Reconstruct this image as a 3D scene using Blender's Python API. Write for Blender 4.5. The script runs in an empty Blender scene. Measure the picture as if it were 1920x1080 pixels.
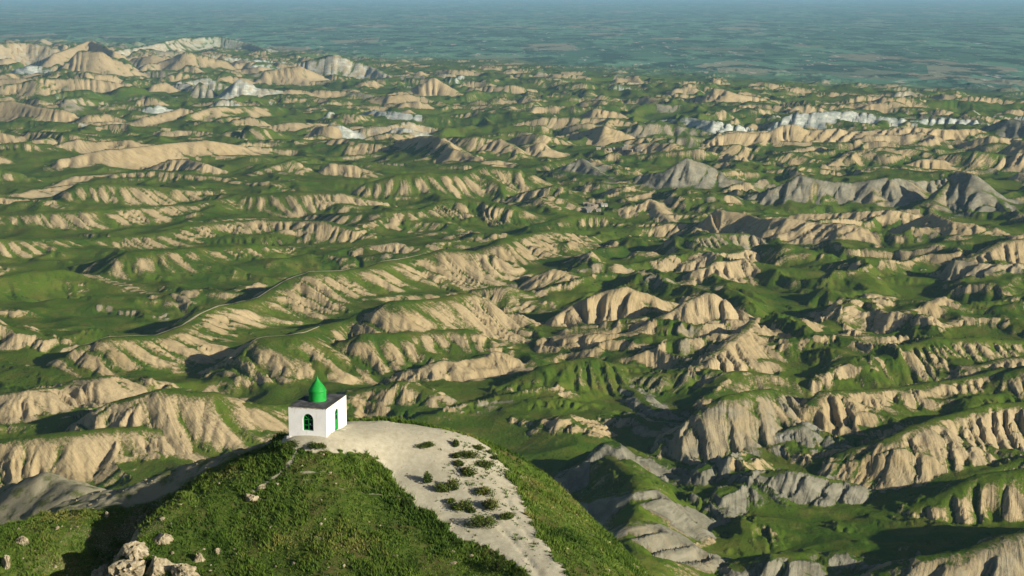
import bpy, math, random
import numpy as np
from mathutils import Vector

# ------------------------------------------------------------------ camera, world, sun, exposure
SC = bpy.context.scene
COL = SC.collection
random.seed(7)
RNG = np.random.default_rng(11)
LENS = 56.25
F = LENS / 36.0 * 1920.0            # focal length in pixels of the 1920 wide photograph
PITCH = math.atan(565.0 / F)
CP, SP = math.cos(PITCH), math.sin(PITCH)
H = 280.0                            # camera height above the valley floors
cam = bpy.data.cameras.new('camera'); cam.lens = LENS; cam.sensor_width = 36.0
cam.clip_start = 1.0; cam.clip_end = 250000.0
camo = bpy.data.objects.new('camera', cam); COL.objects.link(camo)
camo.location = (0, 0, 0); camo.rotation_euler = (math.pi / 2 - PITCH, 0, 0)
SC.camera = camo

SUN_AZ = (0.86, -0.51); SUN_EL = math.radians(17.5)
to_sun = Vector((SUN_AZ[0] * math.cos(SUN_EL), SUN_AZ[1] * math.cos(SUN_EL), math.sin(SUN_EL)))
W = bpy.data.worlds.new('World'); SC.world = W; W.use_nodes = True
nt = W.node_tree
sky = nt.nodes.new('ShaderNodeTexSky'); sky.sky_type = 'NISHITA'; sky.sun_disc = False
sky.sun_elevation = SUN_EL; sky.sun_rotation = math.atan2(SUN_AZ[0], SUN_AZ[1]); sky.altitude = 600
bg = nt.nodes['Background']; bg.inputs['Strength'].default_value = 0.05
nt.links.new(sky.outputs[0], bg.inputs['Color'])
sl = bpy.data.lights.new('sun', 'SUN'); sl.energy = 5.0; sl.angle = math.radians(0.5); sl.color = (1.0, 0.93, 0.80)
so = bpy.data.objects.new('sun', sl); COL.objects.link(so)
so.rotation_euler = to_sun.to_track_quat('Z', 'Y').to_euler(); so.location = (300, -200, 200)
SC.view_settings.view_transform = 'Standard'; SC.view_settings.look = 'None'
SC.view_settings.exposure = 0.60; SC.view_settings.gamma = 1.0
SC.render.engine = 'CYCLES'
SC.cycles.use_denoising = True
SC.cycles.max_bounces = 4; SC.cycles.diffuse_bounces = 2; SC.cycles.volume_bounces = 0
SC.cycles.transparent_max_bounces = 4

# ------------------------------------------------------------------ helpers
def slopes(u, v):
    """Photograph pixel -> (X/Y, Z/Y) of the sight line."""
    yc = (540.0 - np.asarray(v, float)) / F
    den = CP + yc * SP
    return (np.asarray(u, float) - 960.0) / F / den, (-SP + yc * CP) / den

def at(u, v, Y):
    a, b = slopes(u, v)
    return np.stack([a * Y, np.ones_like(a) * Y, b * Y], -1)

def sstep(a, b, x):
    t = np.clip((x - a) / (b - a), 0, 1)
    return t * t * (3 - 2 * t)

def hsh(ix, iy, seed):
    n = (ix.astype(np.int64) * 374761393 + iy.astype(np.int64) * 668265263 + seed * 974634533) & 0xffffffff
    n = ((n ^ (n >> 13)) * 1274126177) & 0xffffffff
    n = ((n ^ (n >> 16)) * 2246822519) & 0xffffffff
    return ((n ^ (n >> 15)) & 0xffffff).astype(np.float32) / np.float32(0xffffff)

def vnoise(x, y, seed):
    ix = np.floor(x); iy = np.floor(y)
    fx = (x - ix).astype(np.float32); fy = (y - iy).astype(np.float32)
    fx = fx * fx * (3 - 2 * fx); fy = fy * fy * (3 - 2 * fy)
    a = hsh(ix, iy, seed); b = hsh(ix + 1, iy, seed); c = hsh(ix, iy + 1, seed); d = hsh(ix + 1, iy + 1, seed)
    return (a + (b - a) * fx + (c - a) * fy + (a - b - c + d) * fx * fy) * 2 - 1

def fbm(x, y, seed, octs=4):
    s = np.zeros(np.shape(x), np.float32); a = 1.0; tot = 0
    for i in range(octs):
        s += a * vnoise(x * 2 ** i + 17.3 * i, y * 2 ** i - 9.1 * i, seed + i); tot += a; a *= 0.5
    return s / tot

def smax(a, b, k):
    m = np.maximum(k - np.abs(a - b), 0) / k
    return np.maximum(a, b) + m * m * k * 0.25

def mesh_from(name, verts, faces, mat=None, parent=None, smooth=False):
    me = bpy.data.meshes.new(name)
    me.from_pydata([tuple(map(float, p)) for p in verts], [], [tuple(map(int, f)) for f in faces])
    me.update()
    if smooth:
        me.polygons.foreach_set('use_smooth', [True] * len(me.polygons))
    if mat is not None: me.materials.append(mat)
    o = bpy.data.objects.new(name, me); COL.objects.link(o)
    if parent is not None: o.parent = parent
    return o

def grid_mesh(name, P, mat, attrs=None):
    """P: (rows, cols, 3) array -> one smooth quad sheet."""
    R, Cc = P.shape[:2]
    me = bpy.data.meshes.new(name)
    nv = R * Cc
    idx = np.arange(nv, dtype=np.int32).reshape(R, Cc)
    q = np.stack([idx[:-1, :-1], idx[:-1, 1:], idx[1:, 1:], idx[1:, :-1]], -1).reshape(-1, 4)
    nf = len(q)
    me.vertices.add(nv); me.vertices.foreach_set('co', np.ascontiguousarray(P, np.float32).ravel())
    me.loops.add(nf * 4); me.loops.foreach_set('vertex_index', q.ravel())
    me.polygons.add(nf); me.polygons.foreach_set('loop_start', np.arange(0, nf * 4, 4, dtype=np.int32))
    me.polygons.foreach_set('use_smooth', np.ones(nf, bool))
    me.update(calc_edges=True)
    for k, a in (attrs or {}).items():
        at_ = me.attributes.new(k, 'FLOAT', 'POINT')
        at_.data.foreach_set('value', np.ascontiguousarray(a, np.float32).ravel())
    me.materials.append(mat)
    o = bpy.data.objects.new(name, me); COL.objects.link(o)
    return o

def tag(o, label=None, cat=None, group=None, kind=None):
    if label: o['label'] = label
    if cat: o['category'] = cat
    if group: o['group'] = group
    if kind: o['kind'] = kind
    return o

def empty(name, loc, rz=0.0):
    o = bpy.data.objects.new(name, None); COL.objects.link(o)
    o.location = loc; o.rotation_euler = (0, 0, rz); o.empty_display_size = 0.3
    return o

# ------------------------------------------------------------------ material helpers
class NB:
    """Small node builder."""
    def __init__(self, name):
        self.m = bpy.data.materials.new(name); self.m.use_nodes = True
        self.t = self.m.node_tree; self.n = self.t.nodes
        self.b = self.n['Principled BSDF']; self.out = self.n['Material Output']
        self.b.inputs['Roughness'].default_value = 0.95
        self.b.inputs['Specular IOR Level'].default_value = 0.1
    def link(self, a, b): self.t.links.new(a, b)
    def val(self, sock, x):
        if isinstance(x, (int, float)): sock.default_value = x
        elif isinstance(x, tuple): sock.default_value = x if len(x) == 4 or sock.type == 'VECTOR' else (*x, 1)
        else: self.link(x, sock)
    def attr(self, name):
        a = self.n.new('ShaderNodeAttribute'); a.attribute_name = name; return a.outputs['Fac']
    def pos(self):
        return self.n.new('ShaderNodeNewGeometry').outputs['Position']
    def objpos(self):
        return self.n.new('ShaderNodeTexCoord').outputs['Object']
    def mapping(self, vec, scale=(1, 1, 1), rot=(0, 0, 0)):
        m = self.n.new('ShaderNodeMapping'); self.link(vec, m.inputs[0])
        m.inputs['Scale'].default_value = scale; m.inputs['Rotation'].default_value = rot
        return m.outputs[0]
    def noise(self, vec, scale, detail=3, rough=0.55, dist=0.0):
        t = self.n.new('ShaderNodeTexNoise'); self.link(vec, t.inputs['Vector'])
        t.inputs['Scale'].default_value = scale; t.inputs['Detail'].default_value = detail
        t.inputs['Roughness'].default_value = rough; t.inputs['Distortion'].default_value = dist
        return t.outputs['Fac']
    def voronoi(self, vec, scale, feature='F1', out='Distance', rnd=1.0):
        t = self.n.new('ShaderNodeTexVoronoi'); t.feature = feature; self.link(vec, t.inputs['Vector'])
        t.inputs['Scale'].default_value = scale; t.inputs['Randomness'].default_value = rnd
        return t.outputs[out]
    def math(self, op, a, b=0.0, c=0.0):
        m = self.n.new('ShaderNodeMath'); m.operation = op
        self.val(m.inputs[0], a); self.val(m.inputs[1], b); self.val(m.inputs[2], c)
        return m.outputs[0]
    def ramp(self, x, lo, hi):
        m = self.n.new('ShaderNodeMapRange'); m.interpolation_type = 'SMOOTHSTEP'
        self.val(m.inputs['Value'], x); m.inputs['From Min'].default_value = lo; m.inputs['From Max'].default_value = hi
        return m.outputs['Result']
    def mix(self, f, a, b):
        m = self.n.new('ShaderNodeMix'); m.data_type = 'RGBA'
        self.val(m.inputs[0], f); self.val(m.inputs[6], a); self.val(m.inputs[7], b)
        return m.outputs[2]
    def bump(self, h, strength, dist):
        b = self.n.new('ShaderNodeBump'); self.link(h, b.inputs['Height'])
        b.inputs['Strength'].default_value = strength; b.inputs['Distance'].default_value = dist
        self.link(b.outputs[0], self.b.inputs['Normal']); return b
    def color(self, c): self.val(self.b.inputs['Base Color'], c)

def plain_mat(name, col, rough=0.8, spec=0.2, var=0.15, scale=3.0):
    k = NB(name); p = k.objpos()
    n = k.noise(p, scale, 4)
    k.color(k.mix(k.ramp(n, 0.3, 0.7), tuple(c * (1 - var) for c in col), tuple(min(1, c * (1 + var)) for c in col)))
    k.b.inputs['Roughness'].default_value = rough; k.b.inputs['Specular IOR Level'].default_value = spec
    return k.m

# ------------------------------------------------------------------ ground: badlands, valley floors and the far plain in one sheet
# crest lines read from the photograph: (u, v of crest, v of the foot below it); then bare, grey, white, sharpness
RIDGES = [
 # right foreground
 ([(1600,1105,1180),(1650,1072,1200),(1720,1046,1210),(1800,1036,1210),(1920,1004,1210),(2060,960,1200)], .62,.5,0,.3),
 ([(1565,1012,1026),(1640,975,1022),(1727,930,992),(1800,922,977),(1920,912,962),(2060,900,950)], .12,.3,0,.3),
 ([(1350,935,958),(1420,915,985),(1485,893,987),(1570,908,962),(1665,922,935)], .75,.95,.05,.8),
 ([(1420,1062,1076),(1465,995,1070),(1530,1012,1062),(1620,1055,1076)], .25,.4,0,.5),
 ([(1490,1075,1105),(1560,1038,1115),(1640,1062,1105)], .7,.9,0,.5),
 ([(1490,868,878),(1575,852,905),(1652,835,915),(1722,807,910),(1790,782,874),(1840,768,852),(1920,764,837),(2060,760,830)], .66,.3,0,.25),
 ([(1740,905,915),(1850,880,912),(1920,862,900),(2060,850,890)], .5,.5,0,.4),
 ([(1488,802,815),(1527,762,835),(1557,743,835),(1640,736,800),(1690,732,787),(1740,726,775),(1802,714,764),(1885,696,750),(1970,690,740)], .75,.1,0,.25),
 ([(1785,765,770),(1840,735,765),(1890,705,764),(1970,685,762)], .5,.3,0,.3),
 ([(1535,722,728),(1570,702,735),(1615,695,732),(1640,680,730),(1690,657,728),(1740,646,712),(1820,642,697),(1920,640,672),(2060,635,665)], .48,.1,0,.15),
 ([(1515,632,638),(1552,610,637),(1600,576,633),(1640,563,605),(1700,565,595)], .9,0,0,.6),
 ([(1580,648,653),(1620,637,650),(1665,620,648),(1710,602,646),(1740,582,635),(1790,588,615)], .9,0,0,.6),
 ([(1740,642,645),(1790,622,643),(1840,608,643),(1885,603,642),(2000,600,642)], .85,.1,0,.4),
 ([(1490,585,590),(1560,568,590),(1640,557,580),(1745,560,585),(1830,578,600),(1920,585,600)], .2,.2,0,.3),
 ([(1540,555,560),(1600,535,555),(1680,520,550),(1760,525,545)], .2,.3,0,.3),
 ([(1737,535,540),(1765,515,545),(1788,495,548),(1830,500,552),(1880,505,552),(1920,503,548),(2000,495,540)], .9,.45,.1,.8),
 ([(1660,432,440),(1690,425,470),(1742,411,476),(1785,424,478),(1820,429,478),(1855,442,475),(1900,450,490),(1970,445,495)], 1,0,0,.8),
 ([(1745,492,497),(1800,482,497),(1860,470,498),(1905,450,498),(1970,440,498)], .95,0,0,.7),
 ([(1318,438,442),(1335,412,442),(1350,400,446),(1400,408,458),(1440,417,465),(1480,417,466),(1530,425,468),(1595,430,474),(1615,448,475),(1640,472,476)], 1,.05,0,.8),
 ([(1455,418,424),(1500,403,426),(1560,402,426),(1620,400,430),(1680,398,430),(1720,402,425)], .95,0,0,.8),
 ([(1725,400,404),(1760,368,402),(1793,337,405),(1825,342,412),(1862,370,415),(1905,412,416)], .8,.75,0,.8),
 ([(1372,388,392),(1420,368,394),(1500,340,396),(1530,346,395),(1600,350,392),(1660,343,395),(1745,343,372),(1790,338,360)], .8,.7,0,.8),
 ([(1150,350,356),(1205,334,370),(1250,330,372),(1292,311,374),(1330,322,370),(1375,342,355)], .8,.75,0,.8),
 ([(1042,328,332),(1068,310,340),(1092,301,345),(1118,322,350),(1152,347,352)], .8,.8,0,.8),
 ([(960,318,330),(1020,306,330),(1085,297,320)], .35,.3,0,.3),
 ([(1178,402,405),(1215,376,404),(1232,385,412),(1262,412,418)], 1,0,0,.8),
 ([(1240,372,392),(1290,372,400),(1340,388,402)], .55,0,0,.4),
 ([(1305,288,290),(1340,262,290),(1380,257,288),(1440,257,286),(1465,246,285),(1490,246,284),(1512,253,282),(1570,250,281),(1592,254,280),(1640,253,280),(1690,249,280),(1760,250,277),(1830,247,270),(1862,253,262)], 1,0,0,.7),
 ([(1440,240,252),(1480,222,252),(1540,220,252),(1602,218,250),(1660,226,250),(1720,229,250),(1775,227,248),(1820,229,248),(1848,241,246)], .95,.3,.85,.9),
 ([(1185,232,240),(1230,228,245),(1290,228,252),(1340,233,256),(1400,240,252)], .85,.3,.8,.9),
 ([(1845,245,262),(1890,233,268),(1960,240,272)], .9,.9,.2,.8),
 ([(1540,315,318),(1590,290,310),(1630,284,307),(1680,288,308)], .95,0,0,.7),
 ([(1680,312,325),(1730,302,325),(1765,302,322),(1790,315,322)], .9,0,0,.5),
 ([(1625,335,342),(1660,318,343),(1690,325,342)], .9,.1,0,.5),
 ([(1760,295,318),(1830,290,322),(1890,296,320)], .6,0,0,.3),
 ([(1870,288,300),(1905,272,310),(1970,275,315)], .85,0,0,.6),
 ([(1440,318,332),(1500,312,334),(1560,318,332)], .6,0,0,.4),
 ([(1440,300,312),(1480,290,312),(1530,300,312)], .5,0,0,.4),
 # centre
 ([(915,765,768),(925,742,772),(932,722,772),(985,702,770),(1022,688,768),(1065,681,762),(1110,675,755),(1150,682,740),(1175,705,722)], .22,.1,0,.2),
 ([(905,790,800),(925,765,800),(945,775,802),(957,797,806)], .8,.6,0,.8),
 ([(975,802,815),(1010,797,835),(1062,784,848),(1095,800,848),(1135,822,842)], .75,.1,0,.5),
 ([(960,785,800),(1010,773,795),(1060,772,790),(1100,768,785),(1130,785,800)], .12,0,0,.2),
 ([(1010,625,632),(1050,592,640),(1085,573,632),(1120,560,630),(1177,550,630),(1215,558,628),(1250,567,618),(1290,572,600)], 1,.05,0,.8),
 ([(1015,662,668),(1045,632,670),(1100,628,674),(1195,629,672),(1240,605,668),(1285,577,664),(1325,566,660),(1345,578,650),(1358,600,640)], .98,.1,0,.5),
 ([(1262,725,732),(1310,697,742),(1350,670,745),(1375,648,742),(1392,632,728),(1405,612,712)], .9,.15,0,.6),
 ([(1340,568,600),(1400,592,640),(1450,622,660),(1500,662,680),(1530,690,700)], .1,0,0,.2),
 ([(1395,478,490),(1432,463,515),(1480,466,520),(1540,478,515),(1620,494,510)], .28,0,0,.2),
 ([(1203,552,556),(1255,548,566),(1300,528,566),(1345,500,562),(1395,497,548),(1425,502,536),(1436,520,530)], .97,.05,0,.6),
 ([(1240,512,522),(1290,497,525),(1350,483,520),(1402,472,510),(1430,495,505)], .9,.2,0,.7),
 ([(1236,480,486),(1270,462,488),(1300,450,488),(1345,442,478),(1400,440,470)], .6,.5,0,.6),
 ([(1222,862,868),(1262,820,876),(1310,785,882),(1355,762,882),(1400,752,878),(1450,743,860),(1490,742,810)], .6,.5,0,.5),
 ([(1362,863,868),(1420,832,868),(1475,808,868),(1505,803,862),(1530,830,855)], .9,.8,.3,.6),
 ([(1030,900,'h',13),(1080,878,'h',21),(1130,845,'h',27)], .8,.85,0,.7),
 ([(1090,1015,'h',13),(1130,1000,'h',22),(1176,985,'h',31)], .7,.7,0,.6),
 ([(1040,958,'h',11),(1110,945,'h',20),(1182,934,'h',31)], .75,.8,0,.6),
 ([(1130,842,'h',22),(1150,880,'h',25),(1185,932,'h',28),(1178,985,'h',28),(1172,1020,'h',27),(1190,1085,'h',28),(1230,1160,'h',30)], .24,.3,0,.6),
 ([(1230,900,'h',6),(1290,925,'h',8),(1340,960,'h',7)], .1,.1,0,.2),
 ([(1340,1040,'h',9),(1400,1010,'h',11),(1440,985,'h',7)], .1,.1,0,.2),
 ([(1280,640,'h',5),(1300,700,'h',4)], .5,.5,0,.4),
 ([(1258,908,'h',9),(1310,886,'h',15),(1372,880,'h',10)], .8,.9,.1,.7),
 ([(1298,962,'h',8),(1345,936,'h',15),(1400,926,'h',12)], .75,.9,0,.7),
 ([(1345,1003,'h',9),(1400,984,'h',15),(1455,990,'h',9)], .25,.3,0,.4),
 ([(1375,1062,'h',13),(1440,1040,'h',18),(1505,1036,'h',13)], .6,.7,0,.6),
 ([(1235,985,'h',8),(1265,1010,'h',10),(1270,1050,'h',9)], .5,.5,0,.5),
 ([(1150,720,'h',4),(1190,735,'h',7),(1230,770,'h',6)], .7,.8,.1,.5),
 ([(1130,790,'h',5),(1180,780,'h',8),(1225,800,'h',5)], .6,.5,0,.5),
 # left, near
 ([(195,802,872),(225,753,890),(300,732,896),(390,738,892),(440,757,882),(500,760,872),(570,752,842),(640,738,802),(690,722,792)], .5,.05,0,.3),
 ([(-90,838,910),(0,822,914),(75,815,918),(150,806,918),(220,802,914),(290,806,905)], .5,0,0,.3),
 ([(-90,745,806),(0,737,812),(60,728,816),(110,722,816),(140,707,810),(185,704,796),(215,715,786),(270,740,762)], .92,0,0,.3),
 ([(-90,706,738),(0,700,735),(60,690,725),(110,680,722),(135,662,724),(165,645,732),(205,633,736),(290,627,736),(345,608,724),(375,587,706),(410,573,690),(480,557,642),(540,522,632),(580,511,617),(640,508,592),(720,490,577),(790,478,562),(830,467,548),(880,470,545),(905,482,540)], .47,.02,0,.15),
 ([(352,732,738),(372,722,742),(425,680,748),(492,633,750),(545,630,752),(600,612,750),(650,602,736),(700,580,716),(740,568,700),(800,563,690),(870,552,670),(930,580,650)], .42,.02,0,.12),
 ([(640,640,722),(680,626,726),(740,624,724),(800,620,702),(868,616,692),(905,635,682),(940,665,677)], .5,.1,0,.2),
 ([(770,608,622),(830,602,624),(890,606,622),(920,620,628)], .75,0,0,.3),
 ([(738,712,716),(757,692,736),(785,686,741),(835,671,739),(865,671,731),(905,664,724),(920,656,717),(937,668,706),(962,690,696)], 1,0,0,.7),
 ([(655,735,787),(700,722,790),(740,712,792),(790,730,792),(840,745,777)], .5,.3,0,.4),
 # left, middle
 ([(-90,522,592),(0,516,592),(60,507,588),(110,505,580),(160,520,562)], .12,0,0,.1),
 ([(135,516,545),(160,511,548),(215,528,552),(260,545,562),(300,555,566)], 1,0,0,.3),
 ([(120,497,505),(170,490,520),(240,472,540),(345,465,536),(400,461,522),(470,455,510),(540,460,490),(620,472,480)], .34,0,0,.15),
 ([(-90,450,505),(0,447,505),(90,444,498),(160,446,488),(215,441,476),(295,434,470),(345,422,468),(410,415,460),(480,410,456),(560,411,456),(605,413,465),(650,425,466),(690,450,463)], .52,0,0,.15),
 ([(-90,408,440),(0,402,442),(150,392,440),(240,387,432),(310,383,422),(380,377,414),(450,365,404),(500,362,402)], .42,0,0,.15),
 ([(40,372,385),(95,366,392),(145,345,396),(210,343,394),(275,348,390),(375,352,382),(450,362,374)], .5,0,0,.15),
 ([(225,322,350),(290,318,351),(340,322,353),(420,330,354),(480,345,360),(540,352,364)], .6,0,0,.2),
 ([(88,315,322),(120,297,326),(200,283,326),(285,275,320),(340,270,312),(385,266,310),(430,272,306),(472,274,292)], 1,0,.1,.6),
 ([(80,350,356),(140,328,352),(200,325,346),(228,322,346)], 1,0,.1,.5),
 ([(-40,372,380),(30,360,382),(70,352,378),(140,343,360)], 1,.2,.1,.5),
 ([(-60,243,270),(20,243,264),(75,248,276),(130,252,286),(190,258,284),(275,262,280)], .5,0,0,.2),
 ([(-40,275,300),(50,268,301),(110,278,299),(150,288,294)], .5,0,0,.2),
 ([(-40,200,228),(20,193,229),(60,202,233),(115,208,236),(150,228,234)], .95,0,0,.5),
 ([(230,232,236),(270,220,240),(340,205,236),(352,208,235)], .95,0,0,.5),
 ([(355,215,240),(400,203,240),(480,200,230)], .6,0,0,.3),
 ([(370,262,268),(430,246,263),(480,237,251),(550,230,249),(620,231,241)], .95,0,0,.4),
 ([(655,215,222),(700,207,228),(740,210,231),(775,215,232)], .9,.3,.8,.8),
 ([(600,205,212),(680,195,211),(760,203,211),(855,193,204)], .9,0,0,.4),
 ([(745,262,286),(790,258,302),(826,259,312),(855,280,319),(905,302,321)], .92,0,0,.7),
 ([(835,258,286),(890,257,291),(940,262,290)], .55,0,0,.4),
 ([(915,270,300),(940,262,305),(970,280,308)], .7,.2,0,.6),
 ([(600,330,336),(622,305,339),(660,308,339),(710,325,336)], .85,.05,0,.6),
 ([(480,320,345),(540,300,341),(590,330,342)], .6,0,0,.4),
 ([(690,342,385),(745,329,386),(800,325,386),(855,325,382),(900,312,376),(960,318,373)], .38,0,0,.15),
 ([(420,362,400),(490,364,405),(560,360,406),(640,360,404),(700,370,400)], .42,0,0,.15),
 ([(570,398,408),(650,398,440),(720,396,441),(790,390,434),(845,373,426),(900,375,422),(930,380,426),(960,385,426)], .38,0,0,.15),
 ([(842,452,456),(880,430,458),(905,438,461),(955,440,453)], 1,0,0,.8),
 ([(662,484,487),(690,459,489),(735,453,489),(775,468,489)], 1,0,0,.6),
 ([(890,470,522),(930,455,532),(990,440,512),(1040,434,502),(1062,436,482)], .5,0,0,.2),
 ([(975,470,505),(1000,462,506),(1050,482,506),(1100,495,505)], .85,0,0,.4),
 ([(1045,433,460),(1090,448,473),(1135,468,473)], .9,0,0,.4),
 ([(985,530,536),(1012,512,550),(1038,506,551),(1060,520,551),(1085,540,550)], .75,0,0,.5),
 ([(1065,500,520),(1110,493,531),(1150,508,531),(1170,528,532)], .5,0,0,.3),
 ([(1150,505,508),(1180,488,513),(1215,490,513),(1230,505,512)], .95,0,0,.6),
 ([(855,560,592),(900,540,587),(950,535,587),(990,560,589),(1030,580,590)], .62,0,0,.2),
 ([(1000,420,446),(1060,405,441),(1130,405,432),(1200,425,435)], .42,0,0,.2),
 ([(1160,452,460),(1200,442,459),(1265,452,460)], .75,0,0,.3),
 ([(1000,372,400),(1050,375,402),(1100,392,402)], .6,0,0,.3),
 ([(560,462,482),(620,470,486),(680,482,490)], .5,0,0,.2),
 ([(300,555,575),(360,540,580),(420,548,575),(470,545,560)], .7,.1,0,.3),
 ([(980,360,385),(1040,350,390),(1090,365,385)], .5,0,0,.2),
 # far rows
 ([(960,232,245),(1020,222,246),(1080,224,246),(1150,226,246),(1190,236,245)], .8,0,0,.4),
 ([(965,258,275),(1010,253,280),(1060,262,275)], .7,0,0,.4),
 ([(975,285,298),(1010,270,300),(1040,290,300)], .8,.1,0,.6),
 ([(1150,268,280),(1200,262,282),(1260,262,282),(1300,275,284)], .8,0,0,.4),
 ([(960,205,214),(1030,200,215),(1100,202,216)], .95,0,0,.4),
 ([(1080,195,205),(1130,183,206),(1170,195,206)], .85,.2,0,.6),
 ([(1170,190,205),(1220,185,208),(1270,192,210)], .85,.1,0,.6),
 ([(1310,190,205),(1340,175,207),(1380,183,207),(1460,190,202)], .85,0,0,.6),
 ([(1480,212,218),(1540,200,218),(1620,205,218)], .8,.1,0,.6),
 ([(1620,200,212),(1660,189,214),(1720,190,212),(1760,196,210)], .9,0,0,.6),
 ([(1765,196,206),(1820,186,206),(1870,187,205),(1940,196,206)], .9,0,0,.5),
 ([(200,98,116),(290,86,112),(350,72,100),(410,68,95),(470,82,98),(500,95,103)], .7,.2,.45,.8),
 ([(-50,90,130),(50,85,131),(105,95,126)], .8,.2,.35,.6),
 ([(100,105,136),(170,82,132),(215,102,136)], .95,0,0,.6),
 ([(350,180,186),(375,158,189),(405,176,188)], .75,.6,.3,.9),
 ([(405,182,188),(450,152,191),(500,178,190)], .9,.4,.55,.9),
 ([(-40,152,178),(60,150,179),(150,150,179),(240,158,178),(262,175,178)], .95,0,0,.5),
 ([(560,122,150),(630,108,152),(690,125,152),(745,150,156)], .8,.4,.45,.9),
 ([(120,130,148),(150,103,150),(190,105,150),(230,122,148)], .95,0,.15,.6),
 ([(250,112,132),(290,107,134),(330,125,134)], .9,0,0,.5),
 ([(300,118,135),(350,102,137),(420,115,135)], .85,0,0,.5),
 ([(500,135,160),(560,128,160),(600,140,158)], .8,.2,.2,.6),
 ([(760,172,186),(810,150,187),(850,168,187)], .95,0,0,.6),
 ([(880,165,180),(960,160,182),(1000,168,180)], .85,0,0,.5),
]

def solve_ridge(pts, sharp):
    w = 2.5 + 9.0 * (1 - sharp)
    s = 0.51 + 0.19 * sharp
    out = []
    P = []
    for p in pts:
        a, b = slopes(p[0], p[1]); tc = -float(b)
        P.append((float(a), tc, p))
    # first pass with the face looking at the camera, second pass with the true crest direction
    ca = [1.0] * len(P)
    for it in range(3):
        xyz = []
        for i, (a, tc, p) in enumerate(P):
            if p[2] == 'h':
                h = p[3]
            else:
                tb = -float(slopes(p[0], p[2])[1])
                se = s * max(ca[i], 0.42)
                h = (se * H * (1 / tc - 1 / tb) - s * w * 0.5) / (1 + se / tc)
                h = min(max(h, 2.5), 70.0)
            Y = (H - h) / tc
            xyz.append((a * Y, Y, h - H))
        for i in range(len(P)):
            j0, j1 = max(0, i - 1), min(len(P) - 1, i + 1)
            dx, dy = xyz[j1][0] - xyz[j0][0], xyz[j1][1] - xyz[j0][1]
            L = math.hypot(dx, dy) or 1
            ca[i] = abs(dx) / L
    # smooth heights a little along the crest
    return xyz, w, s

LINES = []          # (points (n,3), w, s, bare, grey, white)
def wobble(xyz, amp):
    """Insert points along a crest and let it wander so that it is not a polygon."""
    o = []
    for i in range(len(xyz) - 1):
        a, b = np.array(xyz[i]), np.array(xyz[i + 1])
        L = np.hypot(*(b - a)[:2]); n = int(min(5, max(1, L / 22)))
        d = (b - a) / max(L, 1e-3)
        for k in range(n):
            t = k / n; q = a + (b - a) * t
            if k > 0:
                off = (random.random() - .5) * 2 * min(amp, L * .08)
                q = q + np.array([-d[1] * off, d[0] * off, (random.random() - .6) * amp * .25])
            o.append(q)
    o.append(np.array(xyz[-1]))
    return np.array(o)

def add_spurs(crest, s, bare, grey, white, sharp, step):
    """side ridges running down from a crest towards the lower left"""
    P = np.array(crest); seg = np.hypot(*np.diff(P[:, :2], axis=0).T); S = np.concatenate([[0], np.cumsum(seg)])
    q = random.uniform(.3, .9) * step
    while q < S[-1]:
        c = np.array([np.interp(q, S, P[:, i]) for i in range(3)]); h = c[2] + H
        if h > 9:
            an = math.radians(random.gauss(223, 9)); D = h / s * random.uniform(.95, 1.35)
            mid = c + np.array([math.cos(an + .12) * D * .5, math.sin(an + .12) * D * .5, -h * random.uniform(.34, .46)])
            end = c + np.array([math.cos(an) * D, math.sin(an) * D, -h * .93])
            c2 = c.copy(); c2[2] -= .8
            LINES.append((np.array([c2, mid, end]), 1.6, random.uniform(.62, .80), bare, grey, white, .15))
        q += step * random.uniform(.65, 1.45)

for pts, bare, grey, white, sharp in RIDGES:
    xyz, w, s = solve_ridge(pts, sharp)
    mx = float(np.mean([p[0] / p[1] for p in xyz]))
    # low connecting spurs that tie neighbouring ridges together
    if 850 < xyz[0][1] < 3000:
        P_ = np.array(xyz); seg = np.hypot(*np.diff(P_[:, :2], axis=0).T); S_ = np.concatenate([[0], np.cumsum(seg)])
        q_ = random.uniform(10, 50)
        while q_ < S_[-1] - 8:
            c = np.array([np.interp(q_, S_, P_[:, i]) for i in range(3)]); h_ = c[2] + H
            if 9 < h_ < 42:
                for front_ in (True, False):
                    if random.random() < .3 or (front_ and bare >= .97): continue
                    an = math.radians(random.gauss((222 if mx > 0 else 305) if front_ else (100 if mx > 0 else 75), 14))
                    D = h_ * random.uniform(1.9, 3.3); c0 = c.copy(); c0[2] -= h_ * (.10 if front_ else .06)
                    m_ = c0 + np.array([math.cos(an + .25) * D * .5, math.sin(an + .25) * D * .5, -h_ * random.uniform(.30, .42)])
                    e_ = c0 + np.array([math.cos(an) * D, math.sin(an) * D, -h_ * .82])
                    LINES.append((wobble([c0, m_, e_], 5), 3.0, random.uniform(.45, .62), random.uniform(.1, .32) + .3 * bare * front_ + (.2 if mx > .02 else 0), grey * .6, 0, .3))
            q_ += random.uniform(45, 95)
    if mx > 0.0 and sharp >= .25 and bare > .4:
        add_spurs(xyz, s, bare, grey, white, sharp, 38 if xyz[0][1] < 2100 else 48)
    LINES.append((wobble(xyz, 6), w, s, bare, grey, white, sharp))
I_TRACK = next(i for i, r in enumerate(RIDGES) if r[0][0][:2] == (-90, 706))
CREST_TRACK = [p for p in solve_ridge(RIDGES[I_TRACK][0], RIDGES[I_TRACK][4])[0]]

def border(ax):
    """Distance at which the badlands give way to the plain, by bearing X/Y."""
    return np.interp(ax, [-.4, -.3, -.2, -.08, 0.05, .2, .32, .4], [8600, 8600, 7800, 6300, 5500, 4800, 4400, 4300])

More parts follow.
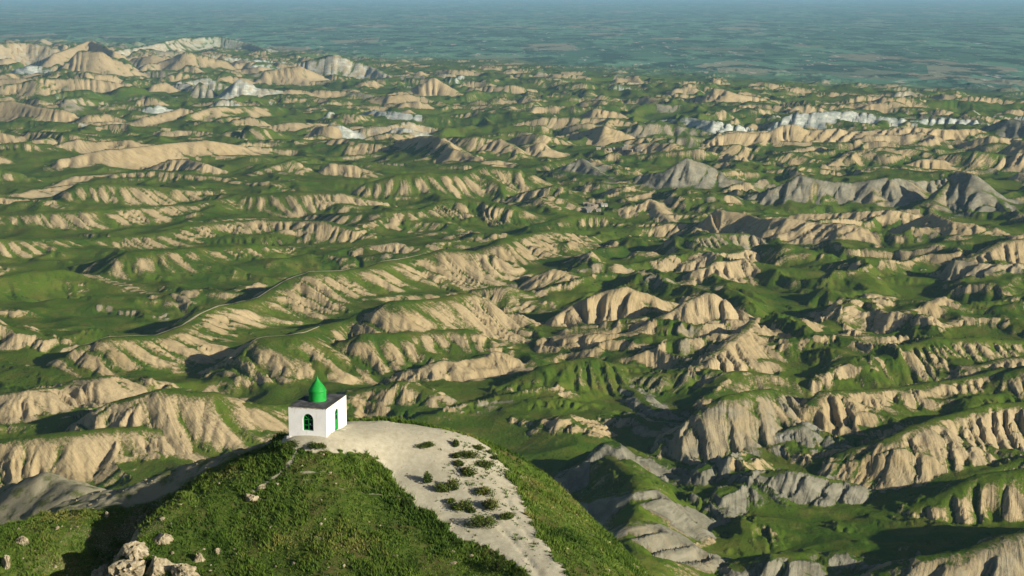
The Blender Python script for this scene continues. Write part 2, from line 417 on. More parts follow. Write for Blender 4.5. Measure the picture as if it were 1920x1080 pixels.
# nameless hills between and beyond the ones that can be told apart
for i in range(2300):
    ax = random.uniform(-.46, .46)
    r = math.sqrt(random.uniform(2350 ** 2, 9300 ** 2))
    bo = float(border(ax))
    f = 1 - max(0, min(1, (r - bo * .80) / (bo * .36)))
    if f <= 0.05 or (abs(ax) < .33 and r < 3100 and random.random() < .55): continue
    L = random.uniform(55, 210) * (0.6 + .4 * f); al = random.gauss(math.radians(4), math.radians(24))
    big = 1 + 0.8 * max(0, min(1, (-ax - .08) / .2)) * max(0, min(1, (r - 3300) / 1200))
    h = random.uniform(8, 25) * (0.3 + .7 * f) * big
    n = 6; pts = []
    ph = random.uniform(0, 6)
    for k in range(n):
        t = k / (n - 1) * 2 - 1
        off = 14 * math.sin(t * 4 + ph) + random.uniform(-9, 9)
        X = ax * r + L / 2 * t * math.cos(al) - off * math.sin(al)
        Yy = r + L / 2 * t * math.sin(al) + off * math.cos(al)
        pts.append((X, Yy, -H + h * (1 - .55 * abs(t) ** 2) * random.uniform(.8, 1.1)))
    rr = random.random(); crest_ = pts
    bare = random.uniform(.55, 1.0) if rr < .8 else random.uniform(.15, .5)
    wh = random.uniform(.35, .8) if random.random() < (.13 if ax < -.02 else .06) else 0
    LINES.append((np.array(pts), random.uniform(3, 9), random.uniform(.52, .78), bare, .5 * wh + (.6 if random.random() < .08 else 0), wh, random.uniform(.3, .9)))
    if ax > -.03 and r < 4600 and h > 15: add_spurs(crest_, .62, bare, LINES[-1][4], wh, .6, 55)
for i in range(130):
    ax = random.uniform(-.36, .36); r = math.sqrt(random.uniform(900 ** 2, 2500 ** 2)); L = random.uniform(40, 150); al = random.gauss(0.1, .6); h = random.uniform(4, 13)
    pts = []
    for k in range(5):
        t = k / 4 * 2 - 1
        pts.append((ax * r + L / 2 * t * math.cos(al) + random.uniform(-6, 6), r + L / 2 * t * math.sin(al) + random.uniform(-6, 6), -H + h * (1 - .6 * t * t)))
    LINES.append((np.array(pts), 4, .42, random.uniform(.15, .75), random.choice((0, 0, .5)), 0, random.uniform(.2, .6)))
# hills past the sides of the frame
for i in range(150):
    sg = random.choice((-1, 1)); ax = sg * random.uniform(.345, .62)
    r = math.sqrt(random.uniform(780 ** 2, 2900 ** 2)); L = random.uniform(80, 260); al = random.gauss(0, .5); h = random.uniform(12, 32)
    pts = []
    for k in range(5):
        t = k / 4 * 2 - 1
        pts.append((ax * r + L / 2 * t * math.cos(al) + random.uniform(-8, 8), r + L / 2 * t * math.sin(al) + random.uniform(-8, 8), -H + h * (1 - .5 * t * t)))
    LINES.append((np.array(pts), 8, .55, random.uniform(.3, 1), 0, 0, .4))

# polar sheet: fine inside the view, coarser at the sides, rows ever farther apart
ang = np.radians(np.concatenate([np.linspace(-42, -20.6, 46)[:-1], np.linspace(-20.6, 20.6, 850), np.linspace(20.6, 42, 46)[1:]]))
rad = np.concatenate([np.geomspace(112, 660, 70)[:-1], np.geomspace(660, 3000, 770)[:-1], np.geomspace(3000, 9200, 350)[:-1], np.geomspace(9200, 95000, 76)])
RR, AA = np.meshgrid(rad, ang, indexing='ij')
X = (RR * np.sin(AA)); Y = (RR * np.cos(AA))
NR, NC = X.shape
Xf, Yf = X.astype(np.float32), Y.astype(np.float32)

def flank(x, y):
    """The mountain side below the camera's hill, running down to the valleys."""
    r = np.hypot(x, y)
    return -92 - 0.44 * (r - 120)

dwx, dwy = 40 * fbm(Xf / 160, Yf / 160, 3, 2), 40 * fbm(Xf / 160, Yf / 160, 4, 2)
rdg1 = np.clip(1 - 2.3 * np.abs(fbm((Xf + dwx) / 270, (Yf + dwy) / 190, 5, 3)), 0, 1)
rdg2 = np.clip(1 - 2.3 * np.abs(fbm((Xf + dwx) / 95, (Yf + dwy) / 75, 9, 3)), 0, 1)
inb = sstep(640, 900, RR) * sstep(1.05, .85, RR / border(X / Y))
rgt = sstep(-.03, .09, X / Y); farr = sstep(2300, 3200, RR)
floor = -H - (2.0 + 2.5 * np.maximum(rgt, farr)) * inb + inb * ((9.0 + 3 * rgt) * rdg1 ** 1.4 + (5.5 + 3.0 * np.maximum(rgt, farr) + 2.0 * farr) * rdg2 ** 1.3) + 2.0 * fbm(Xf / 60, Yf / 60, 15, 3)
Z = floor.astype(np.float32).copy()
bare = (.12 + .45 * sstep(.25, .9, rdg1) * sstep(-.25, .35, fbm(Xf / 230, Yf / 230, 19, 2)) + .38 * np.maximum(rgt, farr) * sstep(.2, .75, rdg2) * sstep(-.4, .2, fbm(Xf / 300, Yf / 300, 23, 2)) * inb).astype(np.float32); grey = np.full(Z.shape, .15, np.float32); white = np.zeros(Z.shape, np.float32)
rel = (.6 * np.maximum(rdg1 ** 1.2, .8 * rdg2 * np.maximum(rgt, farr)) * inb).astype(np.float32); spur = np.zeros(Z.shape, np.float32)
rq = (Xf * .8 + 4 * fbm(Xf / 40, Yf / 40, 95, 2)).astype(np.float32); rdn = (Yf * .3).astype(np.float32)
best = np.full(Z.shape, -1e9, np.float32)
fl = flank(Xf, Yf) + 6 * fbm(Xf / 70, Yf / 70, 31, 4)
Z = smax(Z, fl.astype(np.float32), 12)
wx = 6.0 * fbm(Xf / 70, Yf / 70, 71, 2) + .8 * fbm(Xf / 16, Yf / 16, 75, 2); wy = 6.0 * fbm(Xf / 70, Yf / 70, 81, 2) + .8 * fbm(Xf / 16, Yf / 16, 85, 2)
wq = 7.0 * fbm(Xf / 110, Yf / 110, 91, 2)
for pts, w, s, b_, g_, wh_, shp in LINES:
    hmax = float(pts[:, 2].max() + H); reach = 1.35 * hmax / s + w + 25
    cx, cy = pts[:, 0], pts[:, 1]
    r_ = np.hypot(cx, cy); a_ = np.arctan2(cx, cy)
    i0, i1 = np.searchsorted(rad, [r_.min() - reach, r_.max() + reach]); da = reach / max(r_.min() - reach, 50)
    j0, j1 = np.searchsorted(ang, [a_.min() - da, a_.max() + da])
    if i1 - i0 < 2 or j1 - j0 < 2: continue
    sl_ = np.s_[i0:i1, j0:j1]
    px, py = Xf[sl_] + wx[sl_], Yf[sl_] + wy[sl_]
    hh = np.full(px.shape, -1e9, np.float32); zt = np.zeros(px.shape, np.float32)
    qq = np.zeros(px.shape, np.float32); dd = np.full(px.shape, 1e6, np.float32); qw = np.full(px.shape, 1e-12, np.float32)
    arc = random.uniform(0, 100)
    fl_ = floor[sl_]
    side = float(np.clip((cx.mean() / cy.mean() + .04) / .14, -1, 1))
    for k in range(len(pts) - 1):
        ax_, ay_, az_ = pts[k]; bx_, by_, bz_ = pts[k + 1]
        dx, dy = bx_ - ax_, by_ - ay_; L2 = dx * dx + dy * dy + 1e-6; Ls = math.sqrt(L2)
        tr = ((px - ax_) * dx + (py - ay_) * dy) / L2
        t = np.clip(tr, 0, 1)
        ex, ey = px - ax_ - t * dx, py - ay_ - t * dy
        d2 = ex * ex + ey * ey
        d = np.sqrt(d2) + 1e-3
        lee = np.clip(-(ex * SUN_AZ[0] + ey * SUN_AZ[1]) / d, 0, 1)
        zc = az_ + (bz_ - az_) * t
        hc = np.maximum(zc - fl_, 2)
        x_ = s * (1 + (.45 + .5 * shp) * lee) * (np.sqrt(d2 + w * w) - w) / hc
        z = fl_ - .5 + (hc + .5) * np.maximum(1 - x_ / 1.35, 0) ** 1.5 - .3 * np.maximum(x_ - 1.35, 0) * hc
        m = z > hh
        hh = np.where(m, z, hh); zt = np.where(m, zc, zt); dd = np.minimum(dd, d)
        wk = 1.0 / (d2 + 60.0) ** 2 * Ls
        qq += wk * (arc + np.clip(tr * Ls, -35, Ls + 35)); qw += wk
        arc += Ls
    qq /= qw
    # spurs and gullies run from the crest to the foot
    lam = min(max(hmax * .38 + 8, 12), 27) * (.85 + .4 * shp + .25 * shp * max(side, 0)) * random.uniform(.9, 1.15)
    dsm = np.maximum(dd - w * .5, 0)
    front = np.where(py < np.interp(px, np.sort(cx), cy[np.argsort(cx)]), 1.0, -1.0)
    q2 = qq + side * ((.45 + .55 * shp) if side > 0 else .45) * dsm * front + wq[sl_]
    irr = vnoise(q2 / (lam * 2.6), dd / 70 + 3.7 + arc, 61) + .5 * vnoise(q2 / (lam * 1.1), dd / 60 + 8.7 + arc, 62)
    ph = 2 * math.pi * (q2 / lam + .95 * irr)
    fr = ph / (2 * math.pi); fr = fr - np.floor(fr); pk = .5 - .22 * max(side, 0)
    sp = 2 * np.sin(math.pi * np.where(fr < pk, fr / (2 * pk), .5 + (fr - pk) / (2 * (1 - pk)))) - 1
    tt = np.clip((hh - floor[sl_]) / np.maximum(zt - floor[sl_], 3), 0, 1)
    env = sstep(1.0, .72 + .1 * shp, tt) * sstep(-.05, .16, tt)
    ampl = (.10 + .05 * shp + .08 * shp * max(side, 0)) * lam * (.72 + .6 * vnoise(q2 / (lam * 3.1), q2 * 0 + 9.1, 63))
    hh = hh + ampl * (sp - .30) * env * sstep(0, 6, dd)
    gl = sp * env
    m = hh > best[sl_]
    best[sl_] = np.where(m, hh, best[sl_])
    up = m & (hh > floor[sl_] - 1.5)
    bare[sl_] = np.where(up, b_, bare[sl_]); grey[sl_] = np.where(up, g_, grey[sl_]); white[sl_] = np.where(up, wh_, white[sl_])
    rel[sl_] = np.where(up, np.clip((hh - floor[sl_]) / np.maximum(zt - floor[sl_], 3), 0, 1), rel[sl_])
    spur[sl_] = np.where(up, gl, spur[sl_]); rq[sl_] = np.where(up, q2, rq[sl_]); rdn[sl_] = np.where(up, dd, rdn[sl_])
    Z[sl_] = smax(Z[sl_], hh, 2.5 + 7.0 * sstep(12, 0, Z[sl_] - floor[sl_]))

def gradient(Zz):
    gr = np.gradient(Zz, axis=0) / np.gradient(rad)[:, None]
    ga = np.gradient(Zz, axis=1) / (np.gradient(ang)[None, :] * RR)
    s_, c_ = np.sin(AA), np.cos(AA)
    return (gr * s_ + ga * c_).astype(np.float32), (gr * c_ - ga * s_).astype(np.float32), gr.astype(np.float32)

spacing = np.maximum(np.gradient(rad)[:, None], (np.gradient(ang)[None, :] * RR)).astype(np.float32)
gully = np.zeros(Z.shape, np.float32)
bias = (-0.30 * sstep(0.0, .16, X / Y)).astype(np.float32)
REG = np.s_[40:len(rad) - 74, :]
for o, (lam, amp) in enumerate(((34, 1.8), (16, 1.0), (8, .5))):
    gx, gy, gr = gradient(Z)
    mag = np.hypot(gx, gy)
    dxn, dyn = gx + bias * np.minimum(mag, .5), gy
    L = np.hypot(dxn, dyn) + 1e-5
    sx, sy = (-dyn / L)[REG], (dxn / L)[REG]
    cs = lam * 1.35
    px, py = Xf[REG] / cs, Yf[REG] / cs
    ix, iy = np.floor(px), np.floor(py)
    acc = np.zeros(px.shape, np.float32); wsum = np.full(px.shape, 1e-6, np.float32)
    for oy in (-1, 0, 1):
        for ox in (-1, 0, 1):
            jx, jy = ix + ox, iy + oy
            h1 = hsh(jx, jy, 100 + o * 7); h2 = hsh(jx, jy, 200 + o * 7)
            ddx = (px - jx - .1 - .8 * h1).astype(np.float32); ddy = (py - jy - .1 - .8 * h2).astype(np.float32)
            ww = np.exp(-2.6 * (ddx * ddx + ddy * ddy))
            ph = (ddx * sx + ddy * sy) * (cs / lam * 2 * math.pi) + h1 * 1.3
            acc += ww * np.cos(ph); wsum += ww
    c = np.clip(acc / wsum * 1.25, -1, 1)
    b = 2 * np.sqrt(np.clip((1 - c) * .5, 0, 1)) - 1
    fade = sstep(.16, .42, mag[REG]) * sstep(2.0, 4.0, lam / spacing[REG])
    # gullies are cut deep in the lower face and start below the crest
    fade = fade * (0.35 + 0.65 * sstep(1.0, .6, rel[REG]))
    d = np.zeros(Z.shape, np.float32); d[REG] = amp * (b - .25) * fade
    Z = Z + d
    gg = np.zeros(Z.shape, np.float32); gg[REG] = b * fade * (.8, .6, .35)[o]
    gully += gg
EXAG = (1 + (.14 + .26 * sstep(-.03, .10, X / Y) + .12 * sstep(2300, 3000, RR)) * inb).astype(np.float32)
Z = (Z + H) * EXAG - H - 3.5 * inb.astype(np.float32)
gx, gy, gr = gradient(Z)
mag = np.hypot(gx, gy)
Z = Z + (0.5 * fbm(Xf / 9, Yf / 9, 55, 3) * sstep(3, 1.2, spacing)).astype(np.float32)
# small steps where streams have cut into the valley floors
ch = np.abs(fbm(Xf / 190, Yf / 190, 305, 4))
cut = sstep(.05, .015, ch) * sstep(.22, .05, rel) * sstep(1100 * 0 + 640, 760, RR)
Z = Z - (3.2 * cut * sstep(5, 2.5, spacing)).astype(np.float32)

plain = sstep(.92, 1.12, RR / border(X / Y) + .10 * fbm(Xf / 700, Yf / 700, 41, 3))
n1 = fbm(Xf / 55, Yf / 55, 401, 4); n2 = fbm(Xf / 13, Yf / 13, 411, 3)
mag = mag / EXAG; gr = gr / EXAG
face = sstep(-.12, .3, gr)
n0 = fbm(Xf / 150, Yf / 150, 421, 3)
bw = .35 + .65 * sstep(.08, .4, bare)
score = .86 * bare - .215 + bw * (.20 * gully + .36 * spur + .75 * (np.minimum(mag, .8) - .42)) + .20 * n1 + .26 * n0 + .14 * n2 + .34 * (face - .6) * bw + .14 * bare * bare
score -= .30 * sstep(.16, .02, rel) * (1 - .4 * bare)
score += .95 * sstep(.13, .02, ch) * sstep(.30, .06, rel) * sstep(-.1, .35, fbm(Xf / 34, Yf / 16, 77, 3) + .3 * n2) * sstep(600, 760, RR)
score = np.where(RR < 640, np.minimum(score, .3), score)
hz = sstep(.0, .3, rel)
grey_a = np.clip(grey + .25 * (1 - sstep(.1, .45, rel)) * sstep(.3, -.3, n1) * (grey > .03) , 0, 1)

k = NB('badland_ground')
p = k.pos()
sc, ga, wa, pl, gu = k.attr('score'), k.attr('grey'), k.attr('white'), k.attr('plain'), k.attr('gully')
fine = k.noise(p, .55, 6, .75); mid = k.noise(p, .06, 4, .6); big = k.noise(p, .008, 3)
cxyz = k.n.new('ShaderNodeCombineXYZ'); k.link(k.attr('rq'), cxyz.inputs[0]); k.link(k.math('MULTIPLY', k.attr('rdn'), .09), cxyz.inputs[1])
rill = k.noise(cxyz.outputs[0], .34, 4, .6)
s2 = k.math('ADD', sc, k.math('MULTIPLY', k.math('SUBTRACT', fine, .5), 1.0))
s2 = k.math('ADD', s2, k.math('MULTIPLY', k.math('SUBTRACT', mid, .5), .30))
s2 = k.math('ADD', s2, k.math('MULTIPLY', k.math('SUBTRACT', rill, .5), .8))
bm = k.ramp(s2, .35, .75)
soil = k.mix(k.ramp(mid, .3, .7), (.31, .235, .118), (.415, .322, .175))
soil = k.mix(k.ramp(big, .35, .65), soil, k.mix(k.ramp(fine, .3, .7), (.355, .275, .150), (.45, .355, .205)))
soil = k.mix(k.math('MULTIPLY', k.ramp(rill, .52, .36), .35), soil, (.20, .155, .08))
strata = k.noise(k.mapping(p, (.06, .06, .16), (.3, .2, 0)), 1.0, 5, .65, .6)
gsoil = k.mix(k.ramp(strata, .35, .65), (.15, .142, .10), (.24, .225, .165))
wsoil = k.mix(k.ramp(strata, .40, .62), (.30, .33, .28), (.52, .52, .44))
soil = k.mix(k.ramp(k.math('ADD', ga, k.math('MULTIPLY', k.math('SUBTRACT', mid, .5), .8)), .2, .8), soil, gsoil)
soil = k.mix(k.ramp(k.math('ADD', wa, k.math('MULTIPLY', k.math('SUBTRACT', mid, .5), .9)), .25, .7), soil, wsoil)
grass = k.mix(k.ramp(big, .35, .65), (.045, .088, .008), (.080, .122, .012))
grass = k.mix(k.ramp(mid, .42, .70), grass, (.105, .115, .020))
grass = k.mix(k.math('MULTIPLY', k.ramp(fine, .55, .75), .45), grass, (.13, .125, .04))
grass = k.mix(k.ramp(k.noise(p, .9, 2), .62, .72), grass, (.025, .05, .012))
sh = k.math('MULTIPLY', k.ramp(k.voronoi(p, .16), .30, .14), k.ramp(k.noise(p, .02, 4, .6), .50, .62))
grass = k.mix(k.math('MULTIPLY', sh, .75), grass, (.018, .034, .010))
grass = k.mix(k.math('MULTIPLY', k.ramp(k.noise(k.mapping(p, (.05, .12, .3)), 1.0, 5, .7), .60, .70), .5), grass, (.17, .15, .06))
hill = k.mix(bm, grass, soil)
# the cultivated plain: patchwork of fields, pale ploughland, darker scrub
fld = k.mapping(p, (.0036, .0013, 0), (0, 0, .12))
cell = k.voronoi(fld, 1.0, out='Color', rnd=.9)
sep = k.n.new('ShaderNodeSeparateColor'); k.link(cell, sep.inputs[0])
fb = k.noise(p, .0006, 5, .6)
field = k.mix(k.ramp(sep.outputs[0], .2, .8), (.085, .17, .115), (.13, .25, .16))
field = k.mix(k.math('MULTIPLY', k.ramp(k.math('ADD', sep.outputs[1], k.math('MULTIPLY', fb, .5)), 1.05, 1.2), .7), field, (.30, .25, .18))
scr = k.noise(k.mapping(p, (.006, .0022, 0)), 1.0, 6, .72)
field = k.mix(k.ramp(scr, .48, .56), field, (.05, .10, .075))
spk = k.noise(k.mapping(p, (.016, .0036, 0)), 1.0, 5, .75)
field = k.mix(k.ramp(spk, .58, .66), field, (.48, .42, .36))
k.color(k.mix(pl, hill, field))
k.b.inputs['Roughness'].default_value = 1.0; k.b.inputs['Specular IOR Level'].default_value = 0.0
bn = k.noise(p, .35, 6, .7)
k.bump(k.math('ADD', k.math('MULTIPLY', bn, .8), k.math('MULTIPLY', k.math('MULTIPLY', rill, k.math('ADD', bm, .15)), .8)), .7, 2.0)
ground = grid_mesh('ground', np.stack([X, Y, Z], -1), k.m,
                   dict(rq=rq, rdn=rdn, score=score, grey=grey_a, white=white, plain=plain, gully=gully))
tag(ground, kind='structure')

def ground_z(x, y):
    x = np.asarray(x, float); y = np.asarray(y, float)
    fi = np.interp(np.hypot(x, y), rad, np.arange(NR)); fj = np.interp(np.arctan2(x, y), ang, np.arange(NC))
    i = np.clip(fi.astype(int), 0, NR - 2); j = np.clip(fj.astype(int), 0, NC - 2); a = fi - i; b = fj - j
    return Z[i, j] * (1 - a) * (1 - b) + Z[i + 1, j] * a * (1 - b) + Z[i, j + 1] * (1 - a) * b + Z[i + 1, j + 1] * a * b

def hit(u, v, y0=500.0, y1=9000.0):
    """Where the sight line through a photograph pixel meets the ground."""
    a, b = slopes(u, v)
    ys = np.geomspace(y0, y1, 6000)
    below = ground_z(a * ys, ys) > b * ys
    i = int(np.argmax(below)) if below.any() else len(ys) - 1
    yy = ys[i]
    return float(a * yy), float(yy), float(ground_z(a * yy, yy))

# ------------------------------------------------------------------ the near hill that carries the shrine
Z0 = float(slopes(605, 815)[1]) * 126.0
def onz(u, v, dz):
    a, b = slopes(u, v); yy = (Z0 + dz) / float(b)
    return np.array([float(a) * yy, yy, Z0 + dz])
CP_ = [onz(*q) for q in [
 (541,826,0),(575,829,0),(610,831,0),(655,803,0),(600,800,0),(700,800,0),(700,820,-.3),(660,840,-.5),(750,796,-.2),(660,789,0),(727,788,0),(793,797,-.5),
 (860,810,-1.3),(910,830,-2.0),(927,843,-2.3),(953,883,-3),(973,927,-3.7),(993,973,-4.4),(1027,1027,-5.2),(1070,1080,-6),
 (800,860,-1.7),(870,900,-2.7),(920,980,-4.2),
 (727,881,-2.2),(757,920,-3),(810,967,-4),(913,1027,-5),(990,1077,-5.9),
 (600,850,-.6),(600,900,-2),(600,1000,-4.5),(600,1080,-6),(450,900,-2.3),(450,1000,-4.9),(450,1080,-6.4),(750,1080,-6),(800,1020,-5),(520,860,-1.1),
 (1000,890,-4.2),(1080,975,-6.2),(1130,1030,-7.2),(1180,1080,-8.2),(960,850,-3.3),
 (450,845,-2.4),(380,866,-3.5),(300,892,-4.8),(190,928,-6.6),(90,962,-7.8),(500,838,-1.0),(430,866,-2.1),(330,907,-3.6),(200,944,-5.6),(100,970,-6.2),(0,990,-6.4),(-150,1015,-5.6),
 (0,1080,-7.6),(150,1080,-7.4),(250,1000,-5.2),(330,1000,-4.8),(150,1000,-5.6),(300,1080,-6.7),(-150,1090,-8),(600,1180,-8.2),(1000,1180,-8),(200,1180,-9.6),(1250,1180,-10.5)]]
def off(q, *ds):
    for d in ds: CP_.append(onz(*q) + np.array(d, float))
off((1000,890,-4.2), (7,7,-8), (18,18,-22), (32,30,-40)); off((1080,975,-6.2), (7,7,-8), (18,17,-22)); off((1180,1080,-8.2), (7,6,-8), (18,15,-22))
off((727,788,0), (0,5,-3.6), (2,14,-12), (5,34,-32)); off((860,810,-1.3), (2,5,-4.5), (6,14,-13), (14,30,-31)); off((960,850,-3.3), (5,6,-6), (14,16,-18))
off((600,795,0), (-1,7,-3.5), (-2,16,-12), (-4,34,-32)); off((500,838,-1), (-3,7,-5), (-5,18,-15), (-8,36,-34))
off((450,845,-2.4), (-2,4,-4), (-4,12,-13)); off((300,892,-4.8), (-2,4,-4), (-4,14,-15), (-8,36,-38)); off((90,962,-7.8), (-2,4,-4), (-5,14,-15), (-10,40,-42)); off((-150,1015,-5.6), (-3,6,-5), (-6,17,-16), (-12,40,-40))
CPa = np.array(CP_); Q = CPa[:, :2] / 50.0
def tpsk(r2): return np.where(r2 > 1e-12, .5 * r2 * np.log(np.maximum(r2, 1e-12)), 0)
nC = len(Q)
A = np.zeros((nC + 3, nC + 3)); A[:nC, :nC] = tpsk(((Q[:, None] - Q[None]) ** 2).sum(-1)) + np.eye(nC) * 2e-4
A[:nC, nC] = 1; A[:nC, nC + 1:] = Q; A[nC:, :nC] = A[:nC, nC:].T
SOL = np.linalg.solve(A, np.concatenate([CPa[:, 2], np.zeros(3)]))
def tps(x, y):
    xs, ys = x / 50.0, y / 50.0
    o = SOL[nC] + SOL[nC + 1] * xs + SOL[nC + 2] * ys
    for i in range(nC):
        o = o + SOL[i] * tpsk((xs - Q[i, 0]) ** 2 + (ys - Q[i, 1]) ** 2)
    return o
def tps_hit(u, v):
    a, b = (float(t) for t in slopes(u, v))
    ys = np.arange(100, 175, .05)
    i = int(np.argmax(tps(a * ys, ys) > b * ys)); return a * ys[i], ys[i]

def pl_dist(x, y, pts):
    """distance to a polyline, and running length to the nearest point"""
    best_ = np.full(np.shape(x), 1e9); run = np.zeros(np.shape(x)); sd = np.zeros(np.shape(x)); L0 = 0
    for (x0, y0), (x1, y1) in zip(pts[:-1], pts[1:]):
        dx, dy = x1 - x0, y1 - y0; L2 = dx * dx + dy * dy
        t = np.clip(((x - x0) * dx + (y - y0) * dy) / L2, 0, 1)
        d = np.hypot(x - x0 - t * dx, y - y0 - t * dy); m = d < best_
        best_ = np.where(m, d, best_); run = np.where(m, L0 + t * math.sqrt(L2), run)
        sd = np.where(m, np.sign((x - x0) * dy - (y - y0) * dx), sd); L0 += math.sqrt(L2)
    return best_, run / L0, sd
def poly_sd(x, y, pts):
    """signed distance to a closed polygon, negative inside"""
    d, _, _ = pl_dist(x, y, list(pts) + [pts[0]])
    ins = np.zeros(np.shape(x), bool)
    for (x0, y0), (x1, y1) in zip(pts, list(pts[1:]) + [pts[0]]):
        c = ((y0 > y) != (y1 > y)) & (x < (x1 - x0) * (y - y0) / (y1 - y0 + 1e-12) + x0); ins ^= c
    return np.where(ins, -d, d)

gxs = np.concatenate([np.arange(-84, -48, .5), np.arange(-48, 16, .2), np.arange(16, 46, .6)])
gys = np.concatenate([np.arange(92, 140, .2), np.arange(140, 262, .8)])
FX, FY = np.meshgrid(gxs, gys)
FX = FX + .04 * vnoise(FX * 3, FY * 3, 3); FY = FY + .04 * vnoise(FX * 3, FY * 3, 4)
FZ = tps(FX, FY)
TERR = [tps_hit(*q) for q in [(527,839),(565,843),(590,847),(627,848),(663,849),(698,858),(727,881),(757,920),(780,947),(810,967),(860,1007),(913,1027),(963,1053),(990,1077),(1030,1130),(1125,1130),(1070,1080),(1027,1027),(993,973),(973,927),(953,883),(927,843),(905,828),(860,811)]]
TERR += [tuple(onz(*q)[:2]) for q in [(793,797.5,-.5),(727,788.3,0),(657,788,0),(600,790,0),(540,800,0),(523,818,0),(518,830,-.4)]]
psd = poly_sd(FX, FY, TERR) + .55 * fbm(FX * .8, FY * .8, 21, 4) + .35 * fbm(FX * 3, FY * 3, 23, 2)
pathm = sstep(.12, -.18, psd)
TRAILS = [[(556,846),(545,868),(522,890),(490,912),(466,930)], [(560,900),(600,906),(650,917),(700,926),(750,932)], [(560,888),(610,884),(640,882)], [(574,1006),(620,1010),(640,1008)], [(470,930),(520,940),(580,925)]]
TW = [.20, .09, .06, .06, .06]
trail = np.zeros(FX.shape)
for T, tw in zip(TRAILS, TW):
    d, _, _ = pl_dist(FX, FY, [tps_hit(*q) for q in T])
    trail = np.maximum(trail, (.62 if tw > .15 else .5) * sstep(tw * 1.5, tw * .5, d + .28 * fbm(FX * 1.2, FY * 1.2, 29, 4)))
# ravine on the left
RAV = [tps_hit(*q) for q in [(420,867),(370,890),(300,925),(243,965),(208,1000),(172,1045),(120,1110),(90,1150)]]
dR, tR, sR = pl_dist(FX, FY, RAV)
side_w = np.where(sR > 0, 2.3, 4.2)
# which side of the line lies to the right: probe
px_, py_ = tps_hit(300, 985); sgn = float(pl_dist(np.array([px_]), np.array([py_]), RAV)[2][0])
_o = np.argsort([q[1] for q in RAV]); rightside = FX > np.interp(FY, np.array([q[1] for q in RAV])[_o], np.array([q[0] for q in RAV])[_o])
wid = np.where(rightside, 2.6, 5.0)
dn = dR + .5 * fbm(FX * .7, FY * .7, 33, 3)
carve = 2.5 * sstep(0, .45, tR) * np.exp(-(dn / wid * 1.5) ** 2)
levee = .45 * np.where(rightside, np.exp(-((dn - 3.2) / 1.8) ** 2), 0) * sstep(.15, .45, tR)
FZ = FZ - carve + levee
sdT = sstep(-1.5, 1.0, psd)
FZ = FZ + (.20 * fbm(FX * .45, FY * .45, 35, 4) + .10 * fbm(FX * 1.7, FY * 1.7, 37, 3)) * sdT - .05 * (1 - sdT) * np.abs(fbm(FX * .6, FY * .6, 39, 3))
# rocky steps right of the ravine
rk = sstep(3.6, 1.6, dn + 1.5 * fbm(FX * .9, FY * .9, 45, 3)) * rightside * sstep(.5, .66, tR)
FZ = FZ + rk * .5 * np.abs(fbm(FX * .8, FY * .8, 43, 4))
# rills on the worn slope
RILL = [[(905,935),(940,985),(985,1040),(1020,1090)], [(860,880),(900,950),(950,1000),(1000,1060)], [(935,905),(960,960),(1000,1020)], [(955,985),(1000,1045)]]
for T in RILL:
    d, t, _ = pl_dist(FX, FY, [tps_hit(*q) for q in T])
    FZ = FZ - .08 * np.exp(-((d + .2 * fbm(FX * 1.1, FY * 1.1, 47, 2)) / .16) ** 2) * sstep(0, .2, t)
# step from the worn slope down to the grass on its far side
FZ = FZ - .35 * sstep(0, .5, psd) * sstep(-12, 0, FX) * (FY < 131)
# narrow grey ridge running down behind, and the cone at its end
def tent(pts3, s, w, z, lim=4.5):
    for a, b in zip(pts3[:-1], pts3[1:]):
        dx, dy = b[0] - a[0], b[1] - a[1]; L2 = dx * dx + dy * dy
        wxx = FX + 1.6 * fbm(FX / 9, FY / 9, 51, 3); wyy = FY + 1.6 * fbm(FX / 9, FY / 9, 53, 3)
        t = np.clip(((wxx - a[0]) * dx + (wyy - a[1]) * dy) / L2, 0, 1)
        d = np.hypot(wxx - a[0] - t * dx, wyy - a[1] - t * dy)
        z = smax(z, a[2] + (b[2] - a[2]) * t - s * (np.sqrt(d * d + w * w) - w) - 1.1 * np.maximum(d - lim, 0), 1.2)
    return z
base_z = FZ.copy()
FZ = tent([at(-60,935,200), at(30,912,197), at(85,890,193), at(140,915,188), at(215,950,182)], .60, 1.0, FZ, 25)
BAND = [tuple(onz(*q)[:2]) for q in [(528,824,-.5),(450,842,-2.4),(380,863,-3.5),(300,888,-4.8),(190,924,-6.6),(90,958,-7.8),(90,972,-7.0),(180,948,-5.7),(260,925,-4.6),(330,902,-3.6),(380,884,-2.9),(430,862,-2.1),(500,836,-1.0)]]
greyr = np.maximum(sstep(.25, 1.2, FZ - base_z), sstep(.4, -.5, poly_sd(FX, FY, BAND) + .5 * fbm(FX * .8, FY * .8, 59, 3)))
greyr = np.maximum(greyr, sstep(131.5, 134, FY + 1.5 * fbm(FX * .4, FY * .4, 58, 2)) * sstep(-12, -16, FX))
FZ = FZ + greyr * .5 * fbm(FX / 2.5, FY / 2.5, 57, 4)

